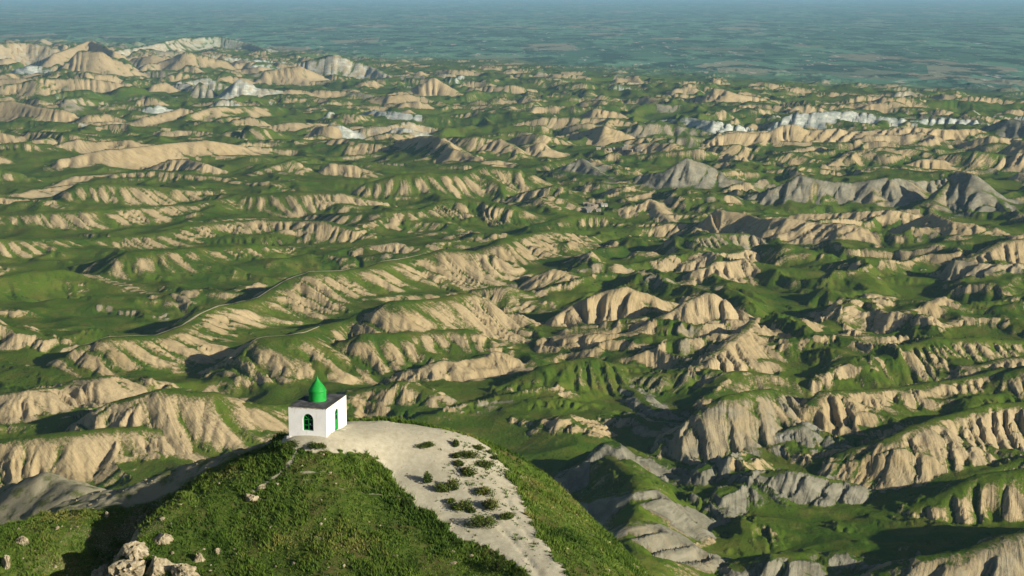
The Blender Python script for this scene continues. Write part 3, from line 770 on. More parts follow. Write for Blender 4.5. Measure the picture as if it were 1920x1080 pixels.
def fz(x, y):
    x = np.asarray(x, float); y = np.asarray(y, float)
    fj = np.interp(x, gxs, np.arange(len(gxs))); fi = np.interp(y, gys, np.arange(len(gys)))
    i = np.clip(fi.astype(int), 0, len(gys) - 2); j = np.clip(fj.astype(int), 0, len(gxs) - 2); a = fi - i; b = fj - j
    return FZ[i, j] * (1 - a) * (1 - b) + FZ[i + 1, j] * a * (1 - b) + FZ[i, j + 1] * (1 - a) * b + FZ[i + 1, j + 1] * a * b
def fgrid(Aa, x, y):
    i = np.clip(np.searchsorted(gys, y), 0, len(gys) - 1); j = np.clip(np.searchsorted(gxs, x), 0, len(gxs) - 1)
    return Aa[i, j]
def fhit(u, v):
    a, b = (float(t) for t in slopes(u, v))
    ys = np.arange(96, 255, .05)
    bl = fz(a * ys, ys) > b * ys
    i = int(np.argmax(bl)) if bl.any() else 300
    return np.array([a * ys[i], ys[i], float(fz(a * ys[i], ys[i]))])

LEFT = sstep(-13, -24, FX + .25 * (FY - 110))     # the dry, stony left shoulder
dry = np.clip(.25 * fbm(FX * .3, FY * .3, 63, 3) + .40 * LEFT * sstep(6.5, 2.0, dn + 1.2 * fbm(FX * .5, FY * .5, 67, 3) * 2) + .35 * rk, 0, 1)
k = NB('near_hill_ground'); p = k.pos()
pa, gr_, dr_, rk_ = k.attr('path'), k.attr('greyr'), k.attr('dry'), k.attr('rock')
n = k.noise(p, 2.2, 5, .65); n_lo = k.noise(p, .35, 3); n_hi = k.noise(p, 9.0, 3, .7)
dirt = k.mix(k.ramp(n, .3, .7), (.37, .335, .235), (.46, .42, .31))
dirt = k.mix(k.ramp(n_hi, .60, .70), dirt, (.27, .23, .15))
dirt = k.mix(k.math('MULTIPLY', k.ramp(k.noise(k.mapping(p, (1.3, .35, 1), (0, 0, -.5)), 1.0, 5, .7), .5, .72), .55), dirt, (.30, .265, .175))
peb = k.voronoi(p, 3.2); dirt = k.mix(k.ramp(peb, .16, .06), dirt, (.56, .52, .42))
gcol = k.mix(k.ramp(n, .35, .65), (.036, .068, .009), (.088, .125, .020))
gcol = k.mix(k.ramp(n_lo, .45, .7), gcol, (.085, .08, .025))
gcol = k.mix(k.ramp(k.math('ADD', n_hi, k.math('MULTIPLY', dr_, .45)), .66, .86), gcol, (.30, .25, .15))
gcol = k.mix(k.ramp(k.math('ADD', n, k.math('MULTIPLY', dr_, .30)), .62, .80), gcol, (.13, .10, .05))
rc = k.mix(k.ramp(n, .35, .65), (.24, .19, .11), (.42, .35, .23))
gcol = k.mix(k.ramp(k.math('ADD', rk_, k.math('SUBTRACT', n, .5)), .45, .6), gcol, rc)
gs = k.mix(k.ramp(k.noise(p, .5, 5, .65), .46, .66), (.29, .26, .17), (.11, .13, .045))
gcol = k.mix(gr_, gcol, gs)
k.color(k.mix(k.ramp(k.math('ADD', pa, k.math('MULTIPLY', k.math('SUBTRACT', n_hi, .5), .5)), .35, .65), gcol, dirt))
k.bump(k.math('MULTIPLY', k.math('ADD', n, k.math('MULTIPLY', n_hi, .4)), k.math('SUBTRACT', 1.0, k.math('MULTIPLY', pa, .75))), .7, .12)
hillo = grid_mesh('near_hill', np.stack([FX, FY, FZ], -1), k.m,
                  dict(path=np.maximum(pathm, trail), greyr=greyr, dry=dry, rock=rk))
tag(hillo, kind='structure')

# ------------------------------------------------------------------ shrine
M_white = None
k = NB('whitewash'); p = k.objpos()
n = k.noise(p, 1.6, 5, .65); n2 = k.noise(k.mapping(p, (3, 3, .6)), 1.0, 4, .7)
c = k.mix(k.ramp(n, .3, .7), (.78, .77, .74), (.86, .855, .83))
c = k.mix(k.math('MULTIPLY', k.ramp(n2, .55, .75), .45), c, (.55, .50, .42))
sz = k.n.new('ShaderNodeSeparateXYZ'); k.link(p, sz.inputs[0])
c = k.mix(k.math('MULTIPLY', k.ramp(k.math('SUBTRACT', sz.outputs[2], k.math('MULTIPLY', n, .5)), .12, -.22), .6), c, (.50, .43, .31))
k.color(c); k.b.inputs['Roughness'].default_value = .9; k.bump(k.noise(p, 14, 4), .35, .03); M_white = k.m
M_roof = NB('roof_felt'); p = M_roof.objpos()
n = M_roof.noise(p, 1.2, 5, .7); n2 = M_roof.noise(p, 6, 4)
c = M_roof.mix(M_roof.ramp(n, .35, .65), (.050, .050, .050), (.12, .12, .118)); c = M_roof.mix(M_roof.ramp(n2, .55, .75), c, (.16, .16, .155))
M_roof.color(c); M_roof.bump(n2, .5, .05); M_roof = M_roof.m
M_green = plain_mat('green_paint', (.010, .27, .035), .6, .25, .18, 2.5)
M_dgreen = plain_mat('green_frame_paint', (.010, .20, .03), .5, .35, .15, 4)
k = NB('dark_glass'); k.color((.004, .010, .012)); k.b.inputs['Roughness'].default_value = .12; k.b.inputs['Specular IOR Level'].default_value = .5
kn = k.noise(k.objpos(), 2.0, 2); k.bump(kn, .1, .02); M_glass = k.m
M_plaster = plain_mat('crumbling_cornice', (.55, .47, .33), .95, .1, .25, 5)

WX, WY, WH = 1.62, 2.35, 2.62
ctr = at(597, 815, 127.0); ctr[2] = Z0
RZ = -math.radians(14)
shr = empty('shrine', (float(ctr[0]), float(ctr[1]), Z0 - .02), RZ)
tag(shr, 'small white flat-roofed shrine with green pointed dome on the hilltop', 'shrine')

def arch(x0, x1, z0, zs, n=14, pointed=.12):
    """outline of an arched opening in (x, z), starting lower left"""
    cx_, r = (x0 + x1) / 2, (x1 - x0) / 2
    pts = [(x0, z0), (x1, z0)]
    for i in range(n + 1):
        t = math.pi * i / n
        pts.append((cx_ + r * math.cos(t), zs + r * (1 + pointed) * math.sin(t)))
    return pts
def wall_panel(L, Hh, hole):
    """vertical wall in (x, z) with an arched hole, as triangles between the outline and the hole"""
    import mathutils.geometry as g
    jag = [(L - i * 2 * L / 18, Hh + (random.uniform(-.05, -.01) if 0 < i < 18 else -.01)) for i in range(19)]
    outer = [(-L, 0), (L, 0)] + jag
    polys = [[Vector((x, z, 0)) for x, z in outer]]
    if hole: polys.append([Vector((x, z, 0)) for x, z in hole])
    tris = g.tessellate_polygon(polys); flat = [q for pl_ in polys for q in pl_]
    return [(q.x, q.y) for q in flat], tris
def side(L, Hh, hole, place, name, depth=.28):
    P2, tris = wall_panel(L, Hh, hole)
    V = [place(x, 0.0, z) for x, z in P2]; Fc = [tuple(t) for t in tris]
    if hole:                                    # reveal of the opening
        n0 = len(P2) - len(hole); m = len(hole)
        V += [place(x, depth, z) for x, z in hole]
        for i in range(m):
            j = (i + 1) % m; Fc.append((n0 + i, n0 + j, len(P2) + j, len(P2) + i))
    return mesh_from(name, V, Fc, M_white, shr)
front_p = lambda x, d, z: (x, -WY + d, z)
right_p = lambda x, d, z: (WX - d, x, z)
back_p = lambda x, d, z: (-x, WY - d, z)
left_p = lambda x, d, z: (-WX + d, -x, z)
WIN = arch(-.40, .50, .72, 1.62); DOOR = arch(-.46, .46, .22, 1.55)
side(WX, WH, WIN, front_p, 'wall'); side(WY, WH, DOOR, right_p, 'wall'); side(WX, WH, None, back_p, 'wall'); side(WY, WH, None, left_p, 'wall')
# roof slab, a little uneven, with crumbling edge blocks
nn = 14; V = []; Fc = []
for i in range(nn + 1):
    for j in range(nn + 1):
        x = (i / nn * 2 - 1) * (WX + .012) + random.uniform(-.012, .012); y = (j / nn * 2 - 1) * (WY + .012) + random.uniform(-.012, .012)
        ed = min(i, j, nn - i, nn - j) == 0
        V.append((x, y, WH + .012 + (0 if ed else random.uniform(0, .035)) + .03 * math.sin(i * .9) * (not ed)))
for i in range(nn):
    for j in range(nn):
        a = i * (nn + 1) + j; Fc.append((a, a + nn + 1, a + nn + 2, a + 1))
mesh_from('roof', V, Fc, M_roof, shr, True)
V = []; Fc = []
def blk(x, y, z, a, b, c):
    o = len(V)
    for sx in (-1, 1):
        for sy in (-1, 1):
            for sz in (-1, 1): V.append((x + sx * a + random.uniform(-.02, .02), y + sy * b + random.uniform(-.02, .02), z + sz * c))
    for q in ((0,1,3,2),(4,6,7,5),(0,4,5,1),(2,3,7,6),(0,2,6,4),(1,5,7,3)): Fc.append(tuple(o + t for t in q))
def strip(p0, p1, nrm, n):
    """a ragged ledge of broken plaster along the wall top, one band"""
    o = len(V)
    for i in range(n + 1):
        t = i / n; x = p0[0] + (p1[0] - p0[0]) * t; y = p0[1] + (p1[1] - p0[1]) * t
        a_ = random.uniform(.0, .06); up_ = random.uniform(-.03, .004); dn_ = random.uniform(.02, .11)
        V.extend([(x + nrm[0] * .012, y + nrm[1] * .012, WH - dn_), (x + nrm[0] * .02, y + nrm[1] * .02, WH + up_), (x - nrm[0] * (.04 + a_), y - nrm[1] * (.04 + a_), WH + up_ + .004)])
    for i in range(n):
        q = o + i * 3; Fc.extend([(q, q + 3, q + 4, q + 1), (q + 1, q + 4, q + 5, q + 2)])
strip((-WX, -WY), (WX, -WY), (0, -1), 34)
mesh_from('cornice', V, Fc, M_plaster, shr); V = []; Fc = []
strip((WX, -WY), (WX, WY), (1, 0), 44)
mesh_from('cornice', V, Fc, M_plaster, shr)
def lathe(name, prof, mat, parent, n=28, smooth=True, caps=False):
    V = []; Fc = []
    for r, z in prof:
        for i in range(n):
            t = 2 * math.pi * i / n; V.append((r * math.cos(t), r * math.sin(t), z))
    for q in range(len(prof) - 1):
        for i in range(n):
            j = (i + 1) % n; Fc.append((q * n + i, q * n + j, (q + 1) * n + j, (q + 1) * n + i))
    return mesh_from(name, V, Fc, mat, parent, smooth)
lathe('drum', [(.73, WH - .1), (.715, WH + .80)], M_green, shr)
lathe('drum_base', [(.82, WH - .05), (.80, WH + .035), (.71, WH + .055)], M_roof, shr)
dh = 1.28
lathe('dome', [(.715, WH + .802), (.73, WH + .81), (.745, WH + .84)] + [(.745 * r_, WH + .85 + dh * t_) for t_, r_ in ((.03, 1.0), (.12, .92), (.25, .79), (.38, .63), (.5, .47), (.62, .31), (.73, .18), (.84, .085), (.93, .035), (1, .004))], M_green, shr)
# window: green frame, two bars, fan of bars in the arch, dark panes behind
def ring(outl, t, d0, d1, place, name, mat, parent):
    cx_ = sum(x for x, z in outl) / len(outl); cz = sum(z for x, z in outl) / len(outl)
    inn = [(x + (cx_ - x) * t / max(abs(cx_ - x), .35) if abs(cx_ - x) > .02 else x, z + (cz - z) * t / max(abs(cz - z), .35)) for x, z in outl]
    m = len(outl); V = [place(x, d0, z) for x, z in outl] + [place(x, d0, z) for x, z in inn] + [place(x, d1, z) for x, z in outl] + [place(x, d1, z) for x, z in inn]
    Fc = []
    for i in range(m):
        j = (i + 1) % m
        Fc += [(i, j, m + j, m + i), (m + i, m + j, 3 * m + j, 3 * m + i), (i, 2 * m + i, 2 * m + j, j)]
    return mesh_from(name, V, Fc, mat, parent)
def bar(x0, z0, x1, z1, w, d0, d1, place, name, mat, parent):
    L = math.hypot(x1 - x0, z1 - z0); nx, nz = -(z1 - z0) / L * w, (x1 - x0) / L * w
    c2 = [(x0 + nx, z0 + nz), (x1 + nx, z1 + nz), (x1 - nx, z1 - nz), (x0 - nx, z0 - nz)]
    V = [place(x, d, z) for d in (d0, d1) for x, z in c2]
    return mesh_from(name, V, [(0,1,2,3),(4,7,6,5),(0,4,5,1),(1,5,6,2),(2,6,7,3),(3,7,4,0)], mat, parent)
def fill(outl, d, place, name, mat, parent):
    return mesh_from(name, [place(x, d, z) for x, z in outl], [tuple(range(len(outl)))], mat, parent)
w = ring(WIN, .07, .10, .18, front_p, 'window', M_dgreen, shr)
fill(WIN, .17, front_p, 'pane', M_glass, w)
bar(.05, .74, .05, 1.62, .025, .115, .16, front_p, 'window_bar', M_dgreen, w)
bar(-.38, 1.60, .48, 1.60, .035, .112, .157, front_p, 'window_bar', M_dgreen, w)
bar(-.38, 1.15, .48, 1.15, .02, .118, .163, front_p, 'window_bar', M_dgreen, w)
for t in (.25, .5, .75):
    bar(.05, 1.62, .05 + .42 * math.cos(math.pi * t), 1.62 + .46 * math.sin(math.pi * t), .018, .12, .165, front_p, 'window_bar', M_dgreen, w)
bar(.12, 1.22, .22, 1.22, .06, .150, .168, front_p, 'paper_note', M_white, w)
d_ = ring(DOOR, .06, .08, .2, right_p, 'door', M_dgreen, shr)
DL = [q for q in DOOR]
fill([(-.42, .25), (.42, .25), (.42, 1.55), (-.42, 1.55)], .16, right_p, 'door_leaf', M_green, d_)
fill([(x * .93, 1.552 + (z - 1.55) * .93) for x, z in DOOR[2:]], .165, right_p, 'fanlight', M_glass, d_)
for t in (.33, .5, .67):
    bar(0, 1.56, .42 * math.cos(math.pi * t), 1.56 + .46 * math.sin(math.pi * t), .02, .13, .155, right_p, 'door_bar', M_dgreen, d_)
bar(-.44, 1.55, .44, 1.55, .03, .12, .158, right_p, 'door_bar', M_dgreen, d_)
bar(0, .26, 0, 1.52, .012, .145, .158, right_p, 'door_bar', M_dgreen, d_)
bar(-.28, 1.10, -.28, 1.44, .11, .148, .158, right_p, 'door_pane', M_glass, d_)
bar(.28, 1.10, .28, 1.44, .11, .148, .158, right_p, 'door_pane', M_glass, d_)
bar(.05, .85, .05, 1.0, .015, .09, .145, right_p, 'door_handle', M_plaster, d_)
V = []; Fc = []; blk(WX + .30, 0, .07, .28, .62, .09); mesh_from('doorstep', V, Fc, M_white, shr)
# white footing, showing at the corner
V = []; Fc = []
for i in range(14): blk(-WX + i * 2 * WX / 13, -WY - .06, .02, .14, .10, .10 + .05 * random.random())
mesh_from('footing', V, Fc, M_white, shr)

# ------------------------------------------------------------------ vegetation and stones on the near hill
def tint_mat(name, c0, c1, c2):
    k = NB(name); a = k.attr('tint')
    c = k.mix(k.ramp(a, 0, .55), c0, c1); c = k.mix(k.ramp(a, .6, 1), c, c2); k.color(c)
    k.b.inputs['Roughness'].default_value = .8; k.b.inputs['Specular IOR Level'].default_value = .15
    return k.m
M_grass = tint_mat('grass_blades', (.034, .075, .008), (.092, .150, .018), (.19, .185, .045))
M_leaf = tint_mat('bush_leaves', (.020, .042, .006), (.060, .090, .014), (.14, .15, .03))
k = NB('pale_rock'); p = k.objpos(); n = k.noise(p, 2.0, 6, .65, .5)
k.color(k.mix(k.ramp(n, .3, .7), (.20, .16, .09), (.42, .36, .25))); k.bump(k.noise(p, 5, 5, .7), .8, .12); M_rock = k.m

def tri_mesh(name, V, tint, mat, parent=None):
    """V: (n*3,3) loose triangles"""
    n = len(V) // 3
    me = bpy.data.meshes.new(name)
    me.vertices.add(n * 3); me.vertices.foreach_set('co', np.ascontiguousarray(V, np.float32).ravel())
    me.loops.add(n * 3); me.loops.foreach_set('vertex_index', np.arange(n * 3, dtype=np.int32))
    me.polygons.add(n); me.polygons.foreach_set('loop_start', np.arange(0, n * 3, 3, dtype=np.int32))
    me.update(calc_edges=True)
    a = me.attributes.new('tint', 'FLOAT', 'POINT'); a.data.foreach_set('value', np.ascontiguousarray(tint, np.float32))
    me.materials.append(mat)
    o = bpy.data.objects.new(name, me); COL.objects.link(o)
    if parent is not None: o.parent = parent
    return o

def blades(px, py, pz, length, nb, lean, tint):
    """nb blades per tuft"""
    N = len(px); i = np.repeat(np.arange(N), nb); M = N * nb
    a = RNG.uniform(0, 2 * np.pi, M); l = length[i] * RNG.uniform(.55, 1.15, M); ln = lean * RNG.uniform(.2, 1.0, M)
    bx = px[i] + RNG.normal(0, .07, M); by = py[i] + RNG.normal(0, .07, M); bz = pz[i] - .03
    tx = bx + np.cos(a) * l * ln; ty = by + np.sin(a) * l * ln; tz = bz + l
    wd = .028 + .03 * RNG.random(M); a2 = RNG.uniform(0, np.pi, M)
    V = np.empty((M, 3, 3))
    V[:, 0] = np.stack([bx - np.cos(a2) * wd, by - np.sin(a2) * wd, bz], -1)
    V[:, 1] = np.stack([bx + np.cos(a2) * wd, by + np.sin(a2) * wd, bz], -1)
    V[:, 2] = np.stack([tx, ty, tz], -1)
    T = np.repeat(np.clip(tint[i] + RNG.normal(0, .12, M), 0, 1), 3)
    return V.reshape(-1, 3), T

N = 62000
gx_ = RNG.uniform(-47, 15, N); gy_ = RNG.uniform(102, 137, N)
ok = RNG.random(N)
pm = np.maximum(fgrid(pathm, gx_, gy_), fgrid(trail, gx_, gy_)); gm = fgrid(greyr, gx_, gy_); dm = fgrid(dry, gx_, gy_); rm = fgrid(rk, gx_, gy_)
cl = fbm(gx_ * .55, gy_ * .55, 501, 3)
keep = ((pm < .35) | ((pm < .97) & (RNG.random(N) < .10))) & (gm < .3) & (ok < (.92 - .75 * dm - .6 * rm + .25 * cl)) & (fz(gx_, gy_) > -60)
gx_, gy_, cl, dm = gx_[keep], gy_[keep], cl[keep], dm[keep]
edge = np.exp(-(np.abs(fgrid(psd, gx_, gy_)) / .8) ** 2)
ln_ = (.13 + .26 * sstep(-.15, .45, cl) + .14 * edge) * RNG.uniform(.7, 1.2, len(gx_))
tn = np.clip(.45 + .75 * fbm(gx_ * .22, gy_ * .22, 503, 4) + .3 * fbm(gx_ * 1.3, gy_ * 1.3, 505, 2) + .45 * dm * RNG.random(len(gx_)) - .1 * edge, 0, 1)
sx_, sy_ = [], []
for (u, v, bw, bh) in [(870,870,60,50),(900,865,50,40),(895,945,50,60),(930,950,60,60),(905,985,60,40),(940,905,40,60),(960,990,50,70),(1000,1040,40,50),(880,900,60,40),(845,935,40,40),(925,870,40,40)]:
    c = fhit(u, v); n_s = 70
    t_ = RNG.normal(0, 1, (n_s, 2)); sx_.append(c[0] + t_[:, 0] * bw / 70.0 + t_[:, 1] * .5); sy_.append(c[1] - t_[:, 1] * bh / 26.0)
sx_ = np.concatenate(sx_); sy_ = np.concatenate(sy_); kp = fbm(sx_ * 1.1, sy_ * 1.1, 507, 2) > .05
sx_, sy_ = sx_[kp], sy_[kp]
gx_ = np.concatenate([gx_, sx_]); gy_ = np.concatenate([gy_, sy_]); ln_ = np.concatenate([ln_, RNG.uniform(.08, .24, len(sx_))]); tn = np.concatenate([tn, RNG.uniform(.0, .6, len(sx_))])
V_, T_ = blades(gx_, gy_, fz(gx_, gy_), ln_, 7, .8, tn)
tag(tri_mesh('grass', V_, T_, M_grass), 'short tufted green and olive grass covering the near hill', 'grass', kind='stuff')

def leaf_cloud(n, rx, ry, rz, size, seed):
    r = np.random.default_rng(seed)
    nc = 9
    cc = r.normal(0, 1, (nc, 3)); cc /= np.linalg.norm(cc, axis=1)[:, None] + 1e-6; cc *= r.uniform(.25, .62, (nc, 1)); cc[:, 2] = np.abs(cc[:, 2]) * .9 + .1
    w_ = r.integers(0, nc, n)
    d = r.normal(0, 1, (n, 3)); d /= np.linalg.norm(d, axis=1)[:, None]
    q = cc[w_] + d * (.42 * r.random((n, 1)) ** .4)
    q[:, 2] = np.maximum(q[:, 2], 0.02)
    q = q * np.array([rx, ry, rz])
    V = np.empty((n, 3, 3))
    for k_ in range(3):
        e = r.normal(0, 1, (n, 3)); e /= np.linalg.norm(e, axis=1)[:, None]; V[:, k_] = q + e * size * r.uniform(.6, 1.2, (n, 1))
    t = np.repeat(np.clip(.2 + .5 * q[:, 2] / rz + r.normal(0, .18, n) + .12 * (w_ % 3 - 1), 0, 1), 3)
    return V.reshape(-1, 3), t
M_stem = plain_mat('woody_stem', (.09, .06, .035), .9, .1, .2, 8)
BUSHES = [   # photograph u, v of the base, width and height in photograph pixels, label
 (546,836,40,15,'long low dark bush under the arched window wall, at the corner farther from the door'),
 (594,839,36,14,'low dark bush under the arched window wall, beside the corner nearest the door'),
 (799,838,30,13,'lone flat green bush on open pale earth, closest of the slope bushes to the shrine'),
 (855,836,17,18,'small upright dark bush topmost on the far edge of the worn slope'),
 (897,842,20,13,'small bush just beside the grassy rim, right of the small upright bush'),
 (880,857,34,22,'oblong bush below the small upright bush, heading the streak of shrubs along the rim'),
 (907,874,30,18,'wide grey green bush ending the upper streak of shrubs near the rim'),
 (858,856,19,14,'tiny brownish bush left of the oblong bush near the top of the slope'),
 (860,873,22,15,'small round bush below the tiny brownish bush on the worn slope'),
 (877,888,29,21,'dense bush at the foot of the upper group of shrubs, in mid slope'),
 (802,904,18,27,'tall narrow dark bush standing alone on the left of the worn slope'),
 (829,921,26,18,'low yellow green bush touching the darker bush, below the tall narrow one'),
 (850,916,25,25,'dark rounded bush right of the low yellow green bush'),
 (909,928,36,26,'broad yellow green bush, upper one of the pair on the right of the slope'),
 (921,954,38,26,'broad bush directly below the broad yellow green one, in the middle pair'),
 (867,954,32,25,'elongated bush left of the middle pair, heading the lower chain'),
 (884,960,18,14,'little bush wedged between the elongated bush and the big oval bush'),
 (908,988,44,34,'largest oval bush on the slope, lowest of the central chain'),
 (951,972,23,21,'lone round bush near the right edge of the worn slope'),
 (845,942,14,12,'smallest yellowish tuft of a bush above the elongated bush'),
 (917,849,12,8,'tiny bush on the rim, second from the top along the grassy edge'),
 (927,861,13,8,'tiny bush on the rim, third from the top along the grassy edge'),
 (765,945,28,18,'dark bush at the meadow edge where the thin trail meets the worn slope'),
 (930,1070,50,46,'big dark bush at the bottom edge of the meadow, overlapping the path'),
 (979,1080,24,15,'small dark bush on the path at the very bottom of the picture'),
]
for i, (u, v, bw, bh, lab) in enumerate(BUSHES):
    c = fhit(u, v); d = float(np.linalg.norm(c)); ppm = F / d
    rx, rz = bw / ppm * .74, bh / ppm * .86
    e = empty('bush', tuple(map(float, c)), random.uniform(-.5, .5)); tag(e, lab, 'bush', 'bushes around the shrine and down the worn slope')
    nL = int(500 + 900 * rx)
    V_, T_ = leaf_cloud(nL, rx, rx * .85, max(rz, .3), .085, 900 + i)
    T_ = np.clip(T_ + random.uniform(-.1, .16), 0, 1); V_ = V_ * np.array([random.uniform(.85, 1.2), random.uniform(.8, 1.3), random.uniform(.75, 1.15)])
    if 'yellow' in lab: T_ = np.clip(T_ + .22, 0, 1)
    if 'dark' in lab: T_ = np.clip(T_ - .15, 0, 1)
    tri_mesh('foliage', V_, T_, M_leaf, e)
    SV, SF = [], []
    for q in range(6):
        a = q * 1.05 + random.random(); b0 = len(SV); L = rx * .55
        tip = (math.cos(a) * L, math.sin(a) * L, max(rz, .25) * .6)
        for s_ in (0, 1, 2): SV.append((.03 * math.cos(s_ * 2.1), .03 * math.sin(s_ * 2.1), -.08))
        SV.append(tip); SF += [(b0, b0 + 1, b0 + 3), (b0 + 1, b0 + 2, b0 + 3), (b0 + 2, b0, b0 + 3)]
    mesh_from('stem', SV, SF, M_stem, e)

def ico(sub):
    import bmesh
    bm = bmesh.new(); bmesh.ops.create_icosphere(bm, subdivisions=sub, radius=1.0)
    V = np.array([q.co[:] for q in bm.verts]); Fc = [tuple(q.index for q in f.verts) for f in bm.faces]; bm.free(); return V, Fc
ICO3, ICOF3 = ico(4)
def rock(u, v, wpx, hpx, label, seed, tall=1.0, lean=0.0, cat='rock', group=None):
    c = fhit(u, v); ppm = F / float(np.linalg.norm(c)); rx, rz = wpx / ppm * .5, hpx / ppm * .55 * tall
    V = ICO3.copy()
    r = np.random.default_rng(seed)
    for _ in range(9):                         # chip flat facets off the block
        nrm = r.normal(0, 1, 3) * np.array([1, 1, .5]); nrm /= np.linalg.norm(nrm); dcut = r.uniform(.42, .8)
        ex = V @ nrm - dcut; V = V - np.outer(np.maximum(ex, 0) * .9, nrm)
    nz = fbm(V[:, 0] * 2.1 + seed, V[:, 1] * 2.1 + V[:, 2] * 1.3, seed, 4); cr = np.abs(fbm(V[:, 0] * 3 + V[:, 2] * .6, V[:, 1] * 3 + seed, seed + 5, 3))
    V = V * (1 + .34 * nz - .24 * sstep(.14, 0, cr))[:, None]
    V = V * np.array([rx, rx * .85, rz]); V[:, 0] += V[:, 2] * lean
    o = mesh_from('boulder', V, ICOF3, M_rock, None, False)
    o.location = (float(c[0]), float(c[1]), float(c[2]) + rz * .05); o.rotation_euler = (0, 0, r.uniform(-.4, .4))
    tag(o, label, cat, group); return o
G_R = 'pale rocks breaking out of the left shoulder'
ROCKS = [
 (470,936,30,22,'pale rounded boulder in the grass at the end of the short trail below the shrine',1,1),
 (492,915,24,14,'low pale slab just above the rounded boulder on the short trail',2,.8),
 (258,1038,64,46,'tall weathered rock on the brink of the shaded gully, topmost of the outcrop',3,.9),
 (300,1014,44,34,'upper pale crag right of the tall weathered rock',4,.8),
 (240,1082,96,60,'largest furrowed rock face of the outcrop at the bottom of the picture',5,.9),
 (298,1070,64,56,'upright yellowish crag between the largest rock face and the dark cleft',6,.9),
 (342,1082,60,46,'knobbly rock right of the dark cleft at the bottom of the outcrop',7,.8),
 (192,1088,54,38,'greyish rock on the left bank of the shaded gully at the bottom edge',8,1.1),
 (40,1018,26,20,'whitish boulder on the dry left shoulder below its skyline',9,.9),
 (12,1062,24,34,'pale rock at the left edge of the picture',10,1),
 (200,968,12,12,'small upright stone near the skyline of the dry shoulder',11,1.2),
 (108,992,12,9,'small white stone on the dry shoulder, left of the shaded gully',12,1),
 (375,1050,30,26,'low stony ledge in the grass right of the rock outcrop',13,.9),
 (410,1036,18,14,'small pale stone uphill from the low stony ledge',14,.9),
]
for q in ROCKS: rock(*q[:6], tall=q[6], group=G_R)
# loose stones, far too many and too small to count
SV, SF = [], []
ic1, if1 = ico(1)
def stone(x, y, r_):
    o = len(SV); z = float(fz(x, y)); jit = RNG.normal(1, .18, len(ic1))
    sc_ = RNG.uniform(.6, 1.3, 3) * r_
    for q, j in zip(ic1, jit): SV.append((x + q[0] * sc_[0] * j, y + q[1] * sc_[1] * j, z + q[2] * sc_[2] * j * .7))
    SF.extend([tuple(o + t for t in f) for f in if1])
cnt = 0
while cnt < 700:
    x, y = random.uniform(-45, 12), random.uniform(103, 134)
    a, b = float(fgrid(pathm, x, y)), float(fgrid(dry, x, y))
    if random.random() < .10 + .5 * a * (1 if x > -6 else .15) + .9 * b * .6:
        stone(x, y, random.uniform(.03, .08) if a > .5 else random.uniform(.05, .17) * (1.4 if random.random() < .12 else 1)); cnt += 1
tag(mesh_from('stones', SV, SF, M_rock), 'loose pale stones scattered over the near hill', 'stones', kind='stuff')

# ------------------------------------------------------------------ dirt tracks on the ridges, far houses
k = NB('track_dirt'); p = k.pos(); n = k.noise(p, .3, 3); k.color(k.mix(k.ramp(n, .3, .7), (.31, .265, .17), (.40, .35, .235))); M_track = k.m
def track(pix, width, pts=None):
    P = np.array([hit(*q)[:2] for q in pix]) if pts is None else np.array([(q[0], q[1]) for q in pts])
    # resample
    seg = np.hypot(*np.diff(P, axis=0).T); S = np.concatenate([[0], np.cumsum(seg)])
    t = np.arange(0, S[-1], 3.0); Pp = np.stack([np.interp(t, S, P[:, 0]), np.interp(t, S, P[:, 1])], -1)
    ker = np.ones(7) / 7
    if len(Pp) > 12:
        for c in (0, 1): Pp[3:-3, c] = np.convolve(Pp[:, c], ker, 'valid')
    d = np.gradient(Pp, axis=0); d /= np.hypot(d[:, 0], d[:, 1])[:, None] + 1e-6
    nrm = np.stack([-d[:, 1], d[:, 0]], -1)
    w_ = width * (1 + .3 * np.sin(t * .11))
    V = []; Fc = []
    for i in range(len(Pp)):
        for o_ in (-1, 0, 1):
            q = Pp[i] + nrm[i] * o_ * w_[i] * .5; V.append((q[0], q[1], float(ground_z(q[0], q[1])) + (.45 if o_ == 0 else .25)))
    for i in range(len(Pp) - 1):
        for o_ in (0, 1): a = i * 3 + o_; Fc.append((a, a + 1, a + 4, a + 3))
    tag(mesh_from('dirt_track', V, Fc, M_track, None, True), kind='structure')
track(None, 1.5, CREST_TRACK[4:-3])
L4c = solve_ridge(RIDGES[I_TRACK + 1][0], RIDGES[I_TRACK + 1][4])[0]
track(None, 1.0, L4c[2:6])
M3c = solve_ridge(RIDGES[I_TRACK + 8][0], RIDGES[I_TRACK + 8][4])[0]
track(None, 1.0, M3c[6:10])

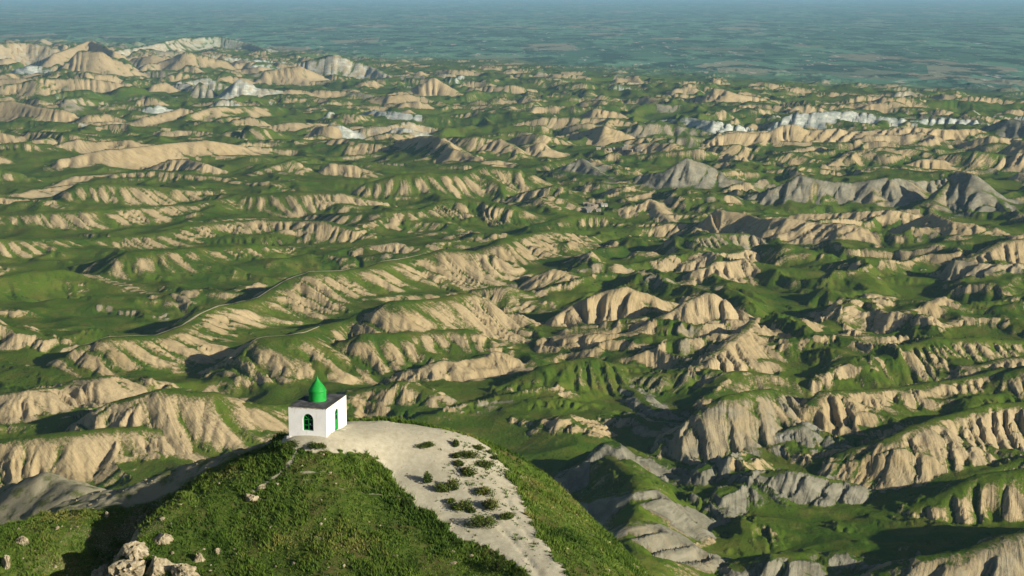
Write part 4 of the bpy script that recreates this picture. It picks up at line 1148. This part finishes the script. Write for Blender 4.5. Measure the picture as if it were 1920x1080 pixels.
M_mud = plain_mat('mud_wall', (.30, .245, .17), .95, .05, .15, .3); M_wash = plain_mat('pale_wall', (.45, .42, .36), .95, .05, .1, .3)
M_tin = plain_mat('tin_roof', (.26, .24, .20), .6, .3, .15, .5); M_dark = plain_mat('dark_opening', (.03, .03, .03), .8, .1, .1, 1)
def house(u, v, w_, d_, h_, rz, wall, roofm, label, group):
    x, y, z = hit(u, v)
    e = empty('house', (x, y, z - .3), rz); tag(e, label, 'house', group)
    a, b = w_ / 2, d_ / 2
    V = [(-a,-b,0),(a,-b,0),(a,b,0),(-a,b,0),(-a,-b,h_),(a,-b,h_),(a,b,h_),(-a,b,h_)]
    mesh_from('wall', V, [(0,1,5,4),(1,2,6,5),(2,3,7,6),(3,0,4,7)], wall, e)
    o = .35; r_ = h_ + d_ * .28
    mesh_from('roof', [(-a-o,-b-o,h_-.1),(a+o,-b-o,h_-.1),(a+o,0,r_),(-a-o,0,r_),(-a-o,b+o,h_-.1),(a+o,b+o,h_-.1),(-a,-b,h_),(-a,b,h_),(-a,0,r_-.1),(a,-b,h_),(a,b,h_),(a,0,r_-.1)], [(0,1,2,3),(3,2,5,4),(6,7,8),(9,11,10)], roofm, e)
    mesh_from('door', [(-.5,-b-.03,0),(.5,-b-.03,0),(.5,-b-.03,2),(-.5,-b-.03,2)], [(0,1,2,3)], M_dark, e)
    for sx in (-1, 1): mesh_from('window', [(sx*a*.55-.45,-b-.03,1),(sx*a*.55+.45,-b-.03,1),(sx*a*.55+.45,-b-.03,1.9),(sx*a*.55-.45,-b-.03,1.9)], [(0,1,2,3)], M_dark, e)
random.seed(21)
for i in range(13):
    house(1098 + 44 * random.random(), 383 + 18 * random.random(), random.uniform(5, 8), random.uniform(4, 5.5), 2.6, random.uniform(-.5, .5), random.choice((M_mud, M_mud, M_wash)), random.choice((M_mud, M_mud, M_tin)), 'tiny house in the hamlet beside the triangular beige hill in mid valley', 'houses of the nearer hamlet')
for i in range(14):
    house(1118 + 90 * random.random(), 275 + 10 * random.random() + 0, random.uniform(6, 9), random.uniform(4.5, 6), 2.8, random.uniform(-.5, .5), random.choice((M_mud, M_mud, M_wash)), random.choice((M_mud, M_mud, M_tin)), 'tiny house in the farther hamlet below the long beige scarp', 'houses of the farther hamlet')

# ------------------------------------------------------------------ the hazy air
hz_m = bpy.data.materials.new('hazy_air'); hz_m.use_nodes = True
t_ = hz_m.node_tree; t_.nodes.remove(t_.nodes['Principled BSDF'])
pv = t_.nodes.new('ShaderNodeVolumePrincipled'); pv.inputs['Color'].default_value = (.40, .72, 1.0, 1); pv.inputs['Density'].default_value = 3.4e-5
pv.inputs['Anisotropy'].default_value = 0.0
t_.links.new(pv.outputs[0], t_.nodes['Material Output'].inputs['Volume'])
zb, zt_ = float(Z.min()) - 2.0, 6.0
V = [(-99000, -2000, zb), (99000, -2000, zb), (99000, 99000, zb), (-99000, 99000, zb), (-99000, -2000, zt_), (99000, -2000, zt_), (99000, 99000, zt_), (-99000, 99000, zt_)]
hzo = mesh_from('haze', V, [(0,3,2,1),(4,5,6,7),(0,1,5,4),(1,2,6,5),(2,3,7,6),(3,0,4,7)], hz_m)
tag(hzo, 'pale blue haze in the air over the plain', 'haze', kind='stuff')
